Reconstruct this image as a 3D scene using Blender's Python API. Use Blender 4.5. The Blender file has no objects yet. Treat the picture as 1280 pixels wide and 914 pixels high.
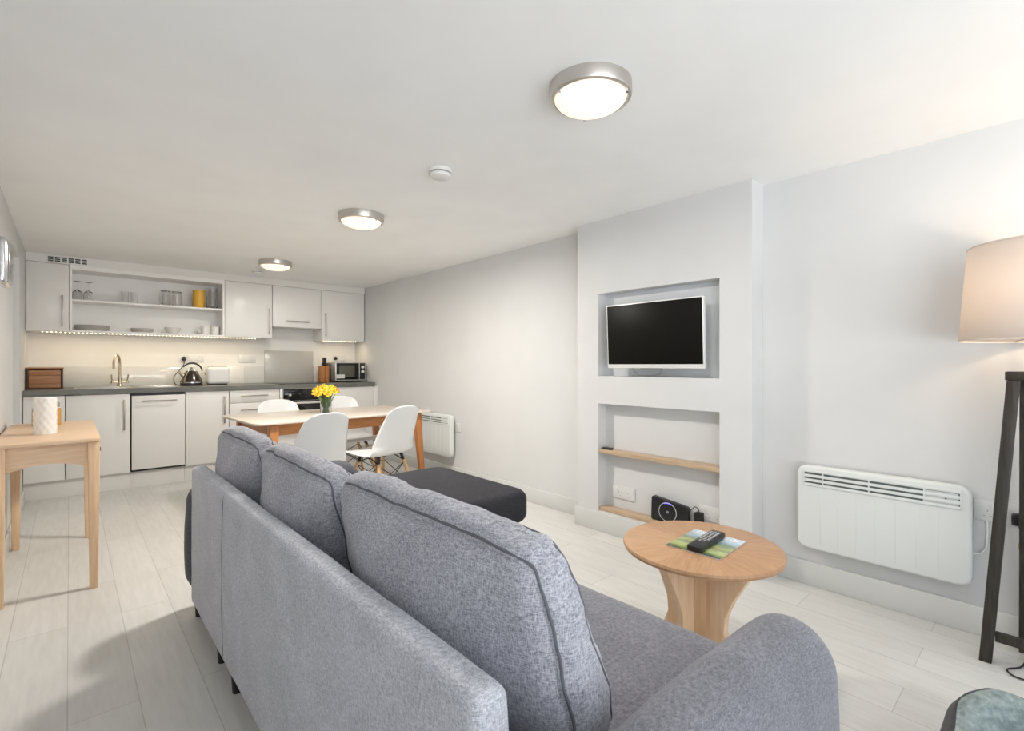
import bpy, bmesh, math, random
from mathutils import Vector, Matrix, noise
from math import sin, cos, pi, radians as rad
random.seed(7)
SC = bpy.context.scene
COL = SC.collection
H = 2.123            # ceiling height
XL, XR = -0.286, 2.845
YB, YK = -2.6, 6.32  # wall behind the camera, kitchen wall

# ------------------------------------------------------------------ materials
def mat(name, col, rough=.5, metal=0, spec=.5, **kw):
    m = bpy.data.materials.new(name); m.use_nodes = True
    b = m.node_tree.nodes['Principled BSDF']
    b.inputs['Base Color'].default_value = (*col, 1)
    b.inputs['Roughness'].default_value = rough
    b.inputs['Metallic'].default_value = metal
    b.inputs['Specular IOR Level'].default_value = spec
    for k, v in kw.items():
        b.inputs[k.replace('_', ' ')].default_value = v
    return m
def nt(m): return m.node_tree.nodes, m.node_tree.links, m.node_tree.nodes['Principled BSDF']
def coords(m, scale=(1, 1, 1), rot=(0, 0, 0)):
    n, l, b = nt(m)
    t = n.new('ShaderNodeTexCoord'); mp = n.new('ShaderNodeMapping')
    mp.inputs['Scale'].default_value = scale; mp.inputs['Rotation'].default_value = rot
    l.new(t.outputs['Object'], mp.inputs['Vector'])
    return mp.outputs['Vector']
def noise_tex(m, vec, scale, detail=3, rough=.5):
    n, l, b = nt(m)
    t = n.new('ShaderNodeTexNoise'); t.inputs['Scale'].default_value = scale
    t.inputs['Detail'].default_value = detail; t.inputs['Roughness'].default_value = rough
    l.new(vec, t.inputs['Vector'])
    return t.outputs['Fac']
def ramp(m, fac, stops):
    n, l, b = nt(m)
    r = n.new('ShaderNodeValToRGB'); e = r.color_ramp.elements
    while len(e) < len(stops): e.new(.5)
    for i, (p, c) in enumerate(stops):
        e[i].position = p; e[i].color = (*c, 1)
    l.new(fac, r.inputs['Fac'])
    return r.outputs['Color']
def mix(m, fac, a, b_, mode='MIX'):
    n, l, b = nt(m)
    x = n.new('ShaderNodeMix'); x.data_type = 'RGBA'; x.blend_type = mode
    if isinstance(fac, float): x.inputs['Factor'].default_value = fac
    else: l.new(fac, x.inputs['Factor'])
    for i, v in ((6, a), (7, b_)):
        if isinstance(v, tuple): x.inputs[i].default_value = (*v, 1)
        else: l.new(v, x.inputs[i])
    return x.outputs[2]
def bump(m, h, strength=.3, dist=.002):
    n, l, b = nt(m)
    x = n.new('ShaderNodeBump'); x.inputs['Strength'].default_value = strength
    x.inputs['Distance'].default_value = dist
    l.new(h, x.inputs['Height']); l.new(x.outputs['Normal'], b.inputs['Normal'])
def base(m, c): nt(m)[1].new(c, nt(m)[2].inputs['Base Color'])

def paint(name, c, rough=.6, amp=.02):
    m = mat(name, c, rough, spec=.3)
    f = noise_tex(m, coords(m), 3.0, 3)
    base(m, ramp(m, f, [(.3, tuple(x * (1 - amp) for x in c)), (.7, tuple(min(1, x * (1 + amp)) for x in c))]))
    bump(m, noise_tex(m, coords(m), 220, 2), .06, .001)
    return m
def wood(name, c1, c2, stretch=(1, 14, 14), rough=.42, scale=6):
    m = mat(name, c1, rough, spec=.4)
    v = coords(m, stretch)
    f = noise_tex(m, v, scale, 5, .6)
    base(m, ramp(m, f, [(.3, c1), (.55, tuple((a + b) / 2 for a, b in zip(c1, c2))), (.72, c2)]))
    bump(m, f, .08, .001)
    return m
def fabric(name, c1, c2, scale=330, sheen=.2):
    m = mat(name, c1, .95, spec=.15, Sheen_Weight=sheen, Sheen_Roughness=.5)
    fa = noise_tex(m, coords(m, (1, 1, .2)), scale, 2, .6)
    fb = noise_tex(m, coords(m, (.22, .22, 1)), scale, 2, .6)
    n, l, b = nt(m)
    a = n.new('ShaderNodeMath'); a.operation = 'ADD'; l.new(fa, a.inputs[0]); l.new(fb, a.inputs[1])
    h = n.new('ShaderNodeMath'); h.operation = 'MULTIPLY'; l.new(a.outputs[0], h.inputs[0]); h.inputs[1].default_value = .5
    c = ramp(m, h.outputs[0], [(.36, c1), (.64, c2)])
    big = ramp(m, noise_tex(m, coords(m), 7, 3), [(.35, (.88, .88, .88)), (.65, (1, 1, 1))])
    base(m, mix(m, 1.0, c, big, 'MULTIPLY'))
    bump(m, h.outputs[0], .35, .002)
    return m
def emit(name, col, s):
    m = mat(name, col, .5)
    b = nt(m)[2]
    b.inputs['Emission Color'].default_value = (*col, 1); b.inputs['Emission Strength'].default_value = s
    return m
def glass(name, col=(1, 1, 1), rough=0.0):
    return mat(name, col, rough, Transmission_Weight=1.0, IOR=1.45)

WALL = paint('white_wall_paint', (.665, .67, .67))
CEIL = paint('white_ceiling_paint', (.93, .935, .93))
TRIM = paint('white_gloss_trim', (.78, .78, .76), .35)
CAB = paint('white_cabinet_laminate', (.80, .785, .76), .28, .008)
CABIN = paint('white_cabinet_inside', (.90, .89, .87), .5, .008)
WORK = paint('grey_stone_worktop', (.16, .165, .15), .35, .2)
STEEL = mat('brushed_steel', (.55, .53, .50), .3, 1)
NICKEL = mat('brushed_nickel', (.62, .59, .55), .32, 1)
BRASSY = mat('warm_brushed_tap_metal', (.55, .46, .34), .25, 1)
CHROME = mat('chrome', (.62, .62, .63), .12, 1)
BLACK = mat('black_plastic', (.012, .012, .013), .4)
BLACKGLASS = mat('black_glass', (.006, .006, .006), .06)
SCREEN = mat('black_screen', (.006, .006, .005), .4, spec=.12)
DARK = mat('dark_slot', (.03, .033, .03), .7)
WHITEP = mat('white_plastic', (.80, .80, .78), .3)
SHELLP = mat('white_shell_plastic', (.84, .85, .85), .32)
SOCKW = mat('white_socket_plastic', (.70, .70, .69), .35)
HEATW = mat('white_enamel', (.71, .735, .72), .35)
HEATS = mat('grey_louvre_shadow', (.10, .12, .115), .7)
GREYP = mat('grey_plastic', (.35, .36, .36), .5)
CERAM = mat('white_ceramic', (.8, .78, .74), .2)
GLASS = glass('clear_glass')
WATER = mat('water', (.97, 1, .98), 0, Transmission_Weight=1.0, IOR=1.33)
KWALL = paint('white_kitchen_wall_paint', (.78, .77, .75), .4)
HANDLE = mat('brushed_handle_steel', (.40, .36, .32), .38, 1)
SKIRT = paint('pale_grey_gloss_skirting', (.62, .63, .615), .35)
SPLASH = mat('pale_glass_splashback', (.70, .70, .68), .06)
SPLASH2 = mat('grey_hob_splashback', (.50, .49, .46), .2)
OAK = wood('pale_oak', (.70, .48, .31), (.82, .62, .44), (14, 1, 14))
OAKX = wood('pale_oak_cross_grain', (.70, .48, .31), (.84, .64, .46), (1, 14, 14))
OAKZ = wood('pale_oak_upright_grain', (.70, .47, .28), (.84, .62, .42), (14, 14, 1))
SHELFW = wood('light_oak_board', (.44, .31, .20), (.60, .46, .32), (14, 1, 14))
ACACIA = wood('red_brown_table_wood', (.30, .115, .035), (.46, .20, .07), (1, 12, 12), .35)
ACACIAZ = wood('red_brown_leg_wood', (.32, .125, .04), (.46, .20, .07), (12, 12, 1), .35)
TTOP = wood('pale_laminate_tabletop', (.58, .51, .44), (.64, .575, .50), (1, 10, 10), .25)
BEECH = wood('beech_dowel', (.62, .38, .18), (.74, .50, .28), (12, 12, 1))
DKWOOD = wood('dark_stained_wood', (.018, .015, .012), (.055, .048, .038), (14, 14, 1), .5)
BIN = wood('bread_bin_wood', (.32, .14, .065), (.50, .27, .14), (1, 14, 14))
KNB = wood('knife_block_wood', (.36, .13, .035), (.55, .24, .08), (14, 14, 1))
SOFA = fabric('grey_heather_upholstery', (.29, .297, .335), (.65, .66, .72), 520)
SOFAS = fabric('shaded_heather_upholstery', (.112, .113, .133), (.265, .267, .30), 540)  # sofa fabric darkened, shade of the seat and near arm in the colour
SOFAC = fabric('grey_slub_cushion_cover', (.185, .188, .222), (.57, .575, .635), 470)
SOFAD = fabric('shaded_chaise_upholstery', (.022, .022, .027), (.055, .055, .063), 520, .03)  # same sofa fabric, with the chaise's shade put into a darker colour
PIPING = mat('dark_grey_piping', (.125, .128, .148), .95)
PLUSH = fabric('grey_green_plush', (.17, .22, .22), (.34, .40, .40), 90)
BEDOUT = fabric('charcoal_bed_cover', (.03, .03, .035), (.07, .07, .08), 300)
YELLOW = mat('yellow_ceramic', (.72, .40, .04), .35)
AMBER = mat('amber_glass_jar', (.80, .46, .10), .1, Transmission_Weight=.35)
PETAL = mat('yellow_petal', (.90, .58, .05), .6)
TRUMP = mat('deep_yellow_trumpet', (.88, .42, .02), .6)
LEAF = mat('green_stem', (.10, .22, .035), .5)

# planked floor
def floor_mat():
    m = mat('whitewashed_floorboards', (.6, .6, .57), .42, spec=.4)
    n, l, b = nt(m)
    t = n.new('ShaderNodeTexCoord'); mp = n.new('ShaderNodeMapping')
    mp.inputs['Rotation'].default_value = (0, 0, rad(90)); mp.inputs['Location'].default_value = (.37, .005, 0)
    l.new(t.outputs['Object'], mp.inputs['Vector'])
    br = n.new('ShaderNodeTexBrick')
    for k, v in (('Scale', 1), ('Mortar Size', .0018), ('Mortar Smooth', .3), ('Brick Width', 1.25), ('Row Height', .182), ('Bias', 0)):
        br.inputs[k].default_value = v
    br.offset = .37; br.offset_frequency = 2
    br.inputs['Color1'].default_value = (.645, .64, .62, 1); br.inputs['Color2'].default_value = (.695, .69, .67, 1)
    br.inputs['Mortar'].default_value = (.49, .485, .47, 1)
    l.new(mp.outputs['Vector'], br.inputs['Vector'])
    f = noise_tex(m, coords(m, (9, .9, 1)), 5, 6, .62)
    g = ramp(m, f, [(.32, (.90, .90, .89)), (.62, (1, 1, 1))])
    big = ramp(m, noise_tex(m, coords(m, (2.2, .9, 1)), 1.6, 3), [(.3, (.94, .93, .92)), (.7, (1, 1, 1))])
    base(m, mix(m, 1.0, mix(m, 1.0, br.outputs['Color'], g, 'MULTIPLY'), big, 'MULTIPLY'))
    return m
FLOOR = floor_mat()

def burst_mat():
    m = mat('oak_veneer_sunburst', (.6, .4, .25), .38, spec=.4)
    n, l, b = nt(m)
    t = n.new('ShaderNodeTexCoord'); s = n.new('ShaderNodeSeparateXYZ'); l.new(t.outputs['Object'], s.inputs[0])
    def M(op, a, bb=None):
        x = n.new('ShaderNodeMath'); x.operation = op
        for i, v in enumerate((a, bb)):
            if v is None: continue
            if isinstance(v, (int, float)): x.inputs[i].default_value = v
            else: l.new(v, x.inputs[i])
        return x.outputs[0]
    ang = M('ARCTAN2', s.outputs['Y'], s.outputs['X'])
    sec = M('FLOOR', M('MULTIPLY', ang, 8 / (2 * pi)))
    r = n.new('ShaderNodeVectorRotate'); r.rotation_type = 'Z_AXIS'
    l.new(t.outputs['Object'], r.inputs['Vector']); l.new(M('MULTIPLY', M('ADD', sec, .5), -2 * pi / 8), r.inputs['Angle'])
    mp = n.new('ShaderNodeMapping'); mp.inputs['Scale'].default_value = (2, 22, 1); l.new(r.outputs[0], mp.inputs['Vector'])
    f = noise_tex(m, mp.outputs['Vector'], 5, 5, .6)
    w = n.new('ShaderNodeTexWhiteNoise'); w.noise_dimensions = '1D'; l.new(sec, w.inputs['W'])
    f2 = M('ADD', M('MULTIPLY', f, .8), M('MULTIPLY', w.outputs['Value'], .2))
    base(m, ramp(m, f2, [(.3, (.40, .225, .118)), (.5, (.47, .28, .155)), (.7, (.54, .34, .20))]))
    return m
BURST = burst_mat()

def cover_mat():
    m = mat('printed_magazine_cover', (.5, .5, .5), .25)
    n, l, b = nt(m)
    t = n.new('ShaderNodeTexCoord'); s = n.new('ShaderNodeSeparateXYZ'); l.new(t.outputs['Object'], s.inputs[0])
    f = noise_tex(m, coords(m, (1, 1.6, 1)), 22, 4)
    a = n.new('ShaderNodeMath'); a.operation = 'MULTIPLY_ADD'
    l.new(f, a.inputs[0]); a.inputs[1].default_value = .32
    q = n.new('ShaderNodeMath'); q.operation = 'MULTIPLY_ADD'; l.new(s.outputs['Y'], q.inputs[0])
    q.inputs[1].default_value = 1 / .25; q.inputs[2].default_value = .34
    l.new(q.outputs[0], a.inputs[2])
    base(m, ramp(m, a.outputs[0], [(.02, (.05, .07, .05)), (.14, (.30, .38, .12)), (.24, (.42, .48, .22)), (.34, (.22, .24, .12)),
         (.46, (.36, .42, .16)), (.58, (.16, .22, .16)), (.66, (.30, .42, .46)), (.78, (.46, .60, .68)), (.95, (.62, .72, .82))]))
    return m
COVER = cover_mat()

# ------------------------------------------------------------------ mesh builder
ROOT = {}
class MB:
    def __init__(s): s.bm = bmesh.new()
    def _merge(s, b, T=None):
        if T is not None: bmesh.ops.transform(b, matrix=T, verts=b.verts)
        me = bpy.data.meshes.new('tmp'); b.to_mesh(me); b.free()
        s.bm.from_mesh(me); bpy.data.meshes.remove(me)
        return s
    def box(s, x0, y0, z0, x1, y1, z1, bev=0, seg=2, T=None):
        b = bmesh.new(); bmesh.ops.create_cube(b, size=1)
        S = Matrix.Translation(((x0 + x1) / 2, (y0 + y1) / 2, (z0 + z1) / 2)) @ Matrix.Diagonal((abs(x1 - x0), abs(y1 - y0), abs(z1 - z0), 1))
        bmesh.ops.transform(b, matrix=S, verts=b.verts)
        if bev: bmesh.ops.bevel(b, geom=b.edges[:], offset=bev, segments=seg, profile=.5, affect='EDGES')
        return s._merge(b, T)
    def cyl(s, p0, p1, r0, r1=None, n=24, T=None, bev=0):
        r1 = r0 if r1 is None else r1
        p0, p1 = Vector(p0), Vector(p1); d = p1 - p0
        b = bmesh.new()
        bmesh.ops.create_cone(b, cap_ends=True, segments=n, radius1=max(r0, 1e-5), radius2=max(r1, 1e-5), depth=d.length)
        if bev:
            bmesh.ops.bevel(b, geom=[e for e in b.edges if len(e.link_faces) == 2 and any(len(f.verts) > 4 for f in e.link_faces)], offset=bev, segments=2, profile=.5, affect='EDGES')
        R = d.to_track_quat('Z', 'Y').to_matrix().to_4x4()
        bmesh.ops.transform(b, matrix=Matrix.Translation((p0 + p1) / 2) @ R, verts=b.verts)
        return s._merge(b, T)
    def tube(s, pts, r, n=8, T=None, closed=False):
        pts = [Vector(p) for p in pts]; b = bmesh.new(); rings = []; N = len(pts)
        up = None
        for i, p in enumerate(pts):
            a = pts[(i - 1) % N] if (closed or i > 0) else p
            c = pts[(i + 1) % N] if (closed or i < N - 1) else p
            t = (c - a).normalized()
            if up is None: up = Vector((0, 0, 1)) if abs(t.z) < .9 else Vector((1, 0, 0))
            u = up - t * up.dot(t)
            u = u.normalized() if u.length > 1e-6 else t.orthogonal().normalized()
            up = u; v = t.cross(u)
            rr = r[i] if isinstance(r, (list, tuple)) else r
            rings.append([b.verts.new(p + (u * cos(2 * pi * k / n) + v * sin(2 * pi * k / n)) * rr) for k in range(n)])
        for i in range(N if closed else N - 1):
            A, B = rings[i], rings[(i + 1) % N]
            for k in range(n): b.faces.new((A[k], A[(k + 1) % n], B[(k + 1) % n], B[k]))
        if not closed:
            b.faces.new(rings[0][::-1]); b.faces.new(rings[-1])
        bmesh.ops.recalc_face_normals(b, faces=b.faces)
        return s._merge(b, T)
    def lathe(s, prof, c=(0, 0, 0), n=32, T=None, close=False):
        # prof: (r, z) from bottom to top; r=0 closes
        b = bmesh.new(); rings = []
        for r, z in prof:
            if r < 1e-6: rings.append([b.verts.new((0, 0, z))])
            else: rings.append([b.verts.new((r * cos(2 * pi * k / n), r * sin(2 * pi * k / n), z)) for k in range(n)])
        pr = list(zip(rings, rings[1:]))
        if close: pr.append((rings[-1], rings[0]))
        for A, B in pr:
            for k in range(n):
                k2 = (k + 1) % n
                if len(A) == 1 and len(B) == 1: continue
                if len(A) == 1: b.faces.new((A[0], B[k2], B[k]))
                elif len(B) == 1: b.faces.new((A[k], A[k2], B[0]))
                else: b.faces.new((A[k], A[k2], B[k2], B[k]))
        bmesh.ops.recalc_face_normals(b, faces=b.faces)
        bmesh.ops.transform(b, matrix=Matrix.Translation(c), verts=b.verts)
        return s._merge(b, T)
    def slab(s, poly, z0, z1, r=0, seg=4, T=None, rb=None, dome=0):
        # a polygon (counter-clockwise) drawn up from z0 to z1 with rounded rims
        rb = r if rb is None else rb
        P = [Vector((p[0], p[1])) for p in poly]; N = len(P); nor = []
        for i in range(N):
            a = (P[i] - P[i - 1]); c = (P[(i + 1) % N] - P[i])
            na = Vector((a.y, -a.x)).normalized(); nc = Vector((c.y, -c.x)).normalized()
            m = (na + nc); m = m / max(m.length_squared / 2, .3); nor.append(m)
        lv = []
        if rb: lv += [(rb * (1 - sin(pi / 2 * k / seg)), z0 + rb * (1 - cos(pi / 2 * k / seg))) for k in range(seg + 1)]
        else: lv.append((0, z0))
        if r: lv += [(r * (1 - cos(pi / 2 * k / seg)), z1 - r * (1 - sin(pi / 2 * k / seg))) for k in range(seg + 1)]
        else: lv.append((0, z1))
        b = bmesh.new(); R = [[b.verts.new((P[i].x - nor[i].x * d, P[i].y - nor[i].y * d, z)) for i in range(N)] for d, z in lv]
        for A, B in zip(R, R[1:]):
            for i in range(N): b.faces.new((A[i], A[(i + 1) % N], B[(i + 1) % N], B[i]))
        b.faces.new(R[0][::-1]); b.faces.new(R[-1])
        return s._merge(b, T)
    def soft(s, c, h, r, bulge=(0, 0, 0), n=22, T=None, amp=0, freq=9, seed=0):
        return s.soft_by(soft_fn(c, h, r, bulge, T, amp, freq, seed), n)
    def soft_by(s, f, n):
        b = bmesh.new()
        vs = {}
        def V(p):
            k = tuple(round(x, 5) for x in p)
            if k not in vs: vs[k] = b.verts.new(f(p))
            return vs[k]
        g = [sin(pi / 2 * (2 * i / n - 1)) for i in range(n + 1)]
        for ax in range(3):
            for sg in (-1, 1):
                for i in range(n):
                    for j in range(n):
                        q = []
                        for (a, d) in ((i, j), (i + 1, j), (i + 1, j + 1), (i, j + 1)):
                            p = [0, 0, 0]; p[ax] = sg; p[(ax + 1) % 3] = g[a]; p[(ax + 2) % 3] = g[d]
                            q.append(V(p))
                        b.faces.new(q if sg > 0 else q[::-1])
        return s._merge(b)
    def grid(s, fn, nu, nv, T=None):
        b = bmesh.new()
        R = [[b.verts.new(fn(i / nu, j / nv)) for j in range(nv + 1)] for i in range(nu + 1)]
        for i in range(nu):
            for j in range(nv): b.faces.new((R[i][j], R[i + 1][j], R[i + 1][j + 1], R[i][j + 1]))
        return s._merge(b, T)
    def build(s, name, m, parent=None, loc=None, angle=35, label=None, thick=0):
        me = bpy.data.meshes.new(name); s.bm.to_mesh(me); s.bm.free()
        o = bpy.data.objects.new(name, me); COL.objects.link(o)
        me.materials.append(m)
        for p in me.polygons: p.use_smooth = True
        me.set_sharp_from_angle(angle=rad(angle))
        R = Matrix.Identity(4)
        if parent is not None:
            R = ROOT[parent.name]; o.parent = parent
        elif loc is not None:
            R = Matrix.Translation(loc); o.location = loc
        me.transform(R.inverted()); ROOT[o.name] = R
        if thick:
            md = o.modifiers.new('solid', 'SOLIDIFY'); md.thickness = thick; md.offset = 0
        if label: o['label'] = label
        return o
def soft_fn(c, h, r, bulge, T, amp=0, freq=9, seed=0):
    c = Vector(c)
    def f(p):
        q = [max(-(h[i] - r), min(h[i] - r, p[i] * h[i])) for i in range(3)]
        d = Vector([p[i] * h[i] - q[i] for i in range(3)])
        if d.length > 1e-9: d = d.normalized() * r
        v = Vector(q) + d
        for a in range(3):
            u, w = p[(a + 1) % 3], p[(a + 2) % 3]
            v[a] += p[a] * bulge[a] * (1 - u * u) * (1 - w * w)
        if amp:
            k = noise.noise((v + Vector((seed, seed * 2.3, 0))) * freq) + .5 * noise.noise((v + Vector((seed, 3, seed))) * freq * 2.3)
            v += (Vector(p).normalized()) * k * amp
        v = v + c
        return T @ v if T is not None else v
    return f
def rpoly(pts, r, n=6):
    # round the corners of a polygon
    out = []; N = len(pts)
    for i in range(N):
        a, p, c = Vector(pts[i - 1]), Vector(pts[i]), Vector(pts[(i + 1) % N])
        rr = r[i] if isinstance(r, (list, tuple)) else r
        if rr == 0: out.append(tuple(p)); continue
        u = (a - p).normalized(); v = (c - p).normalized()
        for k in range(n + 1):
            t = k / n
            out.append(tuple((p + u * rr) * (1 - t) ** 2 + p * 2 * t * (1 - t) + (p + v * rr) * t * t))
    return out
AXX = Matrix(((0, 0, 1, 0), (1, 0, 0, 0), (0, 1, 0, 0), (0, 0, 0, 1)))     # slab drawn in (y, z), extruded along x
AXY = Matrix(((1, 0, 0, 0), (0, 0, -1, 0), (0, 1, 0, 0), (0, 0, 0, 1)))    # slab drawn in (x, z), extruded along -y

def tag(o, label, cat, group=None):
    o['label'] = label; o['category'] = cat
    if group: o['group'] = group
    return o
def thing(name, label, cat, loc=(0, 0, 0), rz=0, group=None):
    o = bpy.data.objects.new(name, None); COL.objects.link(o)
    o.empty_display_size = .1
    o.location = loc; o.rotation_euler = (0, 0, rz)
    ROOT[o.name] = Matrix.Translation(loc) @ Matrix.Rotation(rz, 4, 'Z')
    return tag(o, label, cat, group)
KIDS = {}
def dup(o, loc=None, rz=None, label=None, group=None):
    def rec(a, par):
        c = a.copy(); COL.objects.link(c)
        if par is not None: c.parent = par
        for k in [x for x in bpy.data.objects if x.parent == a]: rec(k, c)
        return c
    c = rec(o, None)
    if loc is not None: c.location = loc
    if rz is not None: c.rotation_euler = (0, 0, rz)
    if label: c['label'] = label
    if group: c['group'] = group
    return c
def struct(o):
    o['kind'] = 'structure'; return o

# ------------------------------------------------------------------ the room
struct(MB().box(XL - .3, YB - .2, -.1, XR + .2, YK + .2, 0).build('floor', FLOOR))
struct(MB().box(XL - .3, YB - .2, H, XR + .2, YK + .2, H + .1).build('ceiling', CEIL))
D0, D1, DH = 4.75, 5.36, 1.96
LW0, LW1, LWH = -2.4, -.7, 2.03   # unseen opening added in the left wall to light the sofa back
struct(MB().box(XL - .15, YB - .15, 0, XL, LW0, H).box(XL - .15, LW0, LWH, XL, LW1, H).box(XL - .15, LW1, 0, XL, D0, H).box(XL - .15, D1, 0, XL, YK + .15, H).box(XL - .15, D0, DH, XL, D1, H).build('wall_left', WALL))
struct(MB().box(XR, YB - .15, 0, XR + .15, YK + .15, H).build('wall_right', WALL))
struct(MB().box(XL, YK, 0, XR, YK + .15, H).build('wall_kitchen', KWALL))
# recessed doorway in the left wall
d = struct(MB().box(XL - .14, D0 + .012, .005, XL - .10, D1 - .012, DH - .012, .003).build('door_1', TRIM, loc=(XL - .12, D0, 0)))
k = MB().cyl((XL - .1, D0 + .09, 1.0), (XL - .06, D0 + .09, 1.0), .009).cyl((XL - .062, D0 + .09, 1.0), (XL - .062, D0 + .19, 1.0), .009)
k.build('door_handle', STEEL, d)
# wall behind the camera: wide glazed garden doors
W0, W1, WH = -.2, 1.95, 2.05
struct(MB().box(XL, YB - .15, 0, W0, YB, H).box(W1, YB - .15, 0, XR, YB, H).box(W0, YB - .15, WH, W1, YB, H).build('wall_back', WALL))
wf = MB()
nb = 3
for i in range(nb + 1):
    x = W0 + (W1 - W0) * i / nb; a = min(max(x - .03, W0), W1 - .06)
    wf.box(a, YB - .11, 0.0, a + .06, YB - .05, WH, .004)
wf.box(W0, YB - .11, 0.0, W1, YB - .05, .07, .004).box(W0, YB - .11, WH - .07, W1, YB - .05, WH, .004)
win = struct(wf.build('window_1', TRIM))
wf = MB()
for yy in (LW0, (LW0 + LW1) / 2 - .03, LW1 - .06): wf.box(XL - .11, yy, 0, XL - .05, yy + .06, LWH, .004)
wf.box(XL - .11, LW0, 0, XL - .05, LW1, .07, .004).box(XL - .11, LW0, LWH - .07, XL - .05, LW1, LWH, .004)
struct(wf.build('window_side_added', TRIM))
# chimney breast with two niches
CX0, CX1, CBK = 2.70, XR, 2.79
CY0, CY1, NY0, NY1 = 1.099, 2.308, 1.275, 2.125
cb = MB()
cb.box(CX0, NY1, 0, CX1, CY1, H).box(CX0, CY0, 0, CX1, NY0, H)
cb.box(CX0, NY0, 1.62, CBK, NY1, H).box(CX0, NY0, .868, CBK, NY1, 1.056).box(CX0, NY0, 0, CBK, NY1, .135)
cb.box(CBK, NY0, 0, CX1, NY1, H)
struct(cb.build('wall_chimney_breast', WALL))
NICHE = paint('pale_blue_grey_niche_paint', (.64, .67, .69))
struct(MB().box(CBK - .002, NY0 + .0005, 1.0565, CBK - .0002, NY1 - .0005, 1.6195).build('trim_niche_back', NICHE))
# baseboards
def board(name, boxes):
    b = MB()
    for q in boxes: b.box(*q, .004)
    return struct(b.build(name, SKIRT))
board('baseboard_right', [(XR - .016, YB, 0, XR, CY0, .12), (XR - .016, CY1, 0, XR, 5.64, .12)])
board('baseboard_chimney', [(CX0 - .016, CY0 - .016, 0, CX0, CY1 + .016, .128), (CX0, CY0 - .016, 0, CX1, CY0, .128), (CX0, CY1, 0, CX1, CY1 + .016, .128)])
board('baseboard_left', [(XL, LW1 + .005, 0, XL + .014, D0 - .005, .11), (XL, D1 + .005, 0, XL + .014, 5.66, .11)])
for i, (z0, z1, lab) in enumerate(((.528, .556, 'oak shelf board across the middle of the lower niche'), (.135, .16, 'oak board lying on the sill of the lower niche'))):
    tag(MB().box(CX0 + (.004 if i == 0 else .012), NY0 + .001, z0, CBK - .001, NY1 - .001, z1, .003).build('niche_shelf', SHELFW, loc=(CX0, 1.7, z0)), lab, 'shelf')

# ------------------------------------------------------------------ sofa
sofa = thing('corner_sofa', 'grey heather fabric chaise sofa with low back in the middle of the room', 'sofa', (.8, 1.5, 0))
BX0, BX1 = .388, .452
bf0 = soft_fn(((BX0 + BX1) / 2, 1.503, .406), ((BX1 - BX0) / 2, .999, .291), .022, (.004, 0, .003), None, .0022, 6)
def back_fn(p):
    v = bf0(p)
    if p[0] > 0: v.x += .05 * (1 - p[2]) / 2 * p[0]
    return v
br_ = MB().soft_by(back_fn, 40).build('backrest', SOFA, sofa)
MB().tube([back_fn((-1, .398, -.96 + 1.93 * i / 30)) for i in range(31)], .0016, 6).build('seam', mat('grey_seam_thread', (.14, .145, .16), .95), br_)
# seat bases and cushions
MB().box(.455, .47, .09, 1.17, 1.895, .30, .02, 3).build('seat_base', SOFA, sofa)
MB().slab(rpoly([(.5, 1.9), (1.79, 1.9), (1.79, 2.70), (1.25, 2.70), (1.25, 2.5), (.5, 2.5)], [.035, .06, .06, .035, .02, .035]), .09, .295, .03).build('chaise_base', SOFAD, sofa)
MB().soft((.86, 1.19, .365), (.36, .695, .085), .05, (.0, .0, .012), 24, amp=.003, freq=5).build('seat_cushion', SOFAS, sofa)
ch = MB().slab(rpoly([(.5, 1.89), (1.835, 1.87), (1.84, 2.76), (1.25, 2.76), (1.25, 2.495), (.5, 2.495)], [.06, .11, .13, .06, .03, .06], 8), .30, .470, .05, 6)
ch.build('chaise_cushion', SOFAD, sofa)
# arms
def arm(y0, y1, seed):
    b = MB()
    b.soft((.795, (y0 + y1) / 2, .345), (.395, (y1 - y0) / 2, .255), .088, (.012, .010, .014), 30, amp=.010, freq=4, seed=seed)
    return b
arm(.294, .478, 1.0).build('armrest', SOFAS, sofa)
arm(2.52, 2.755, 4.0).build('armrest', fabric('shaded_arm_upholstery', (.05, .052, .062), (.125, .128, .148), 520, .08), sofa)  # far arm: shade painted in as a darker sofa fabric
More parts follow.
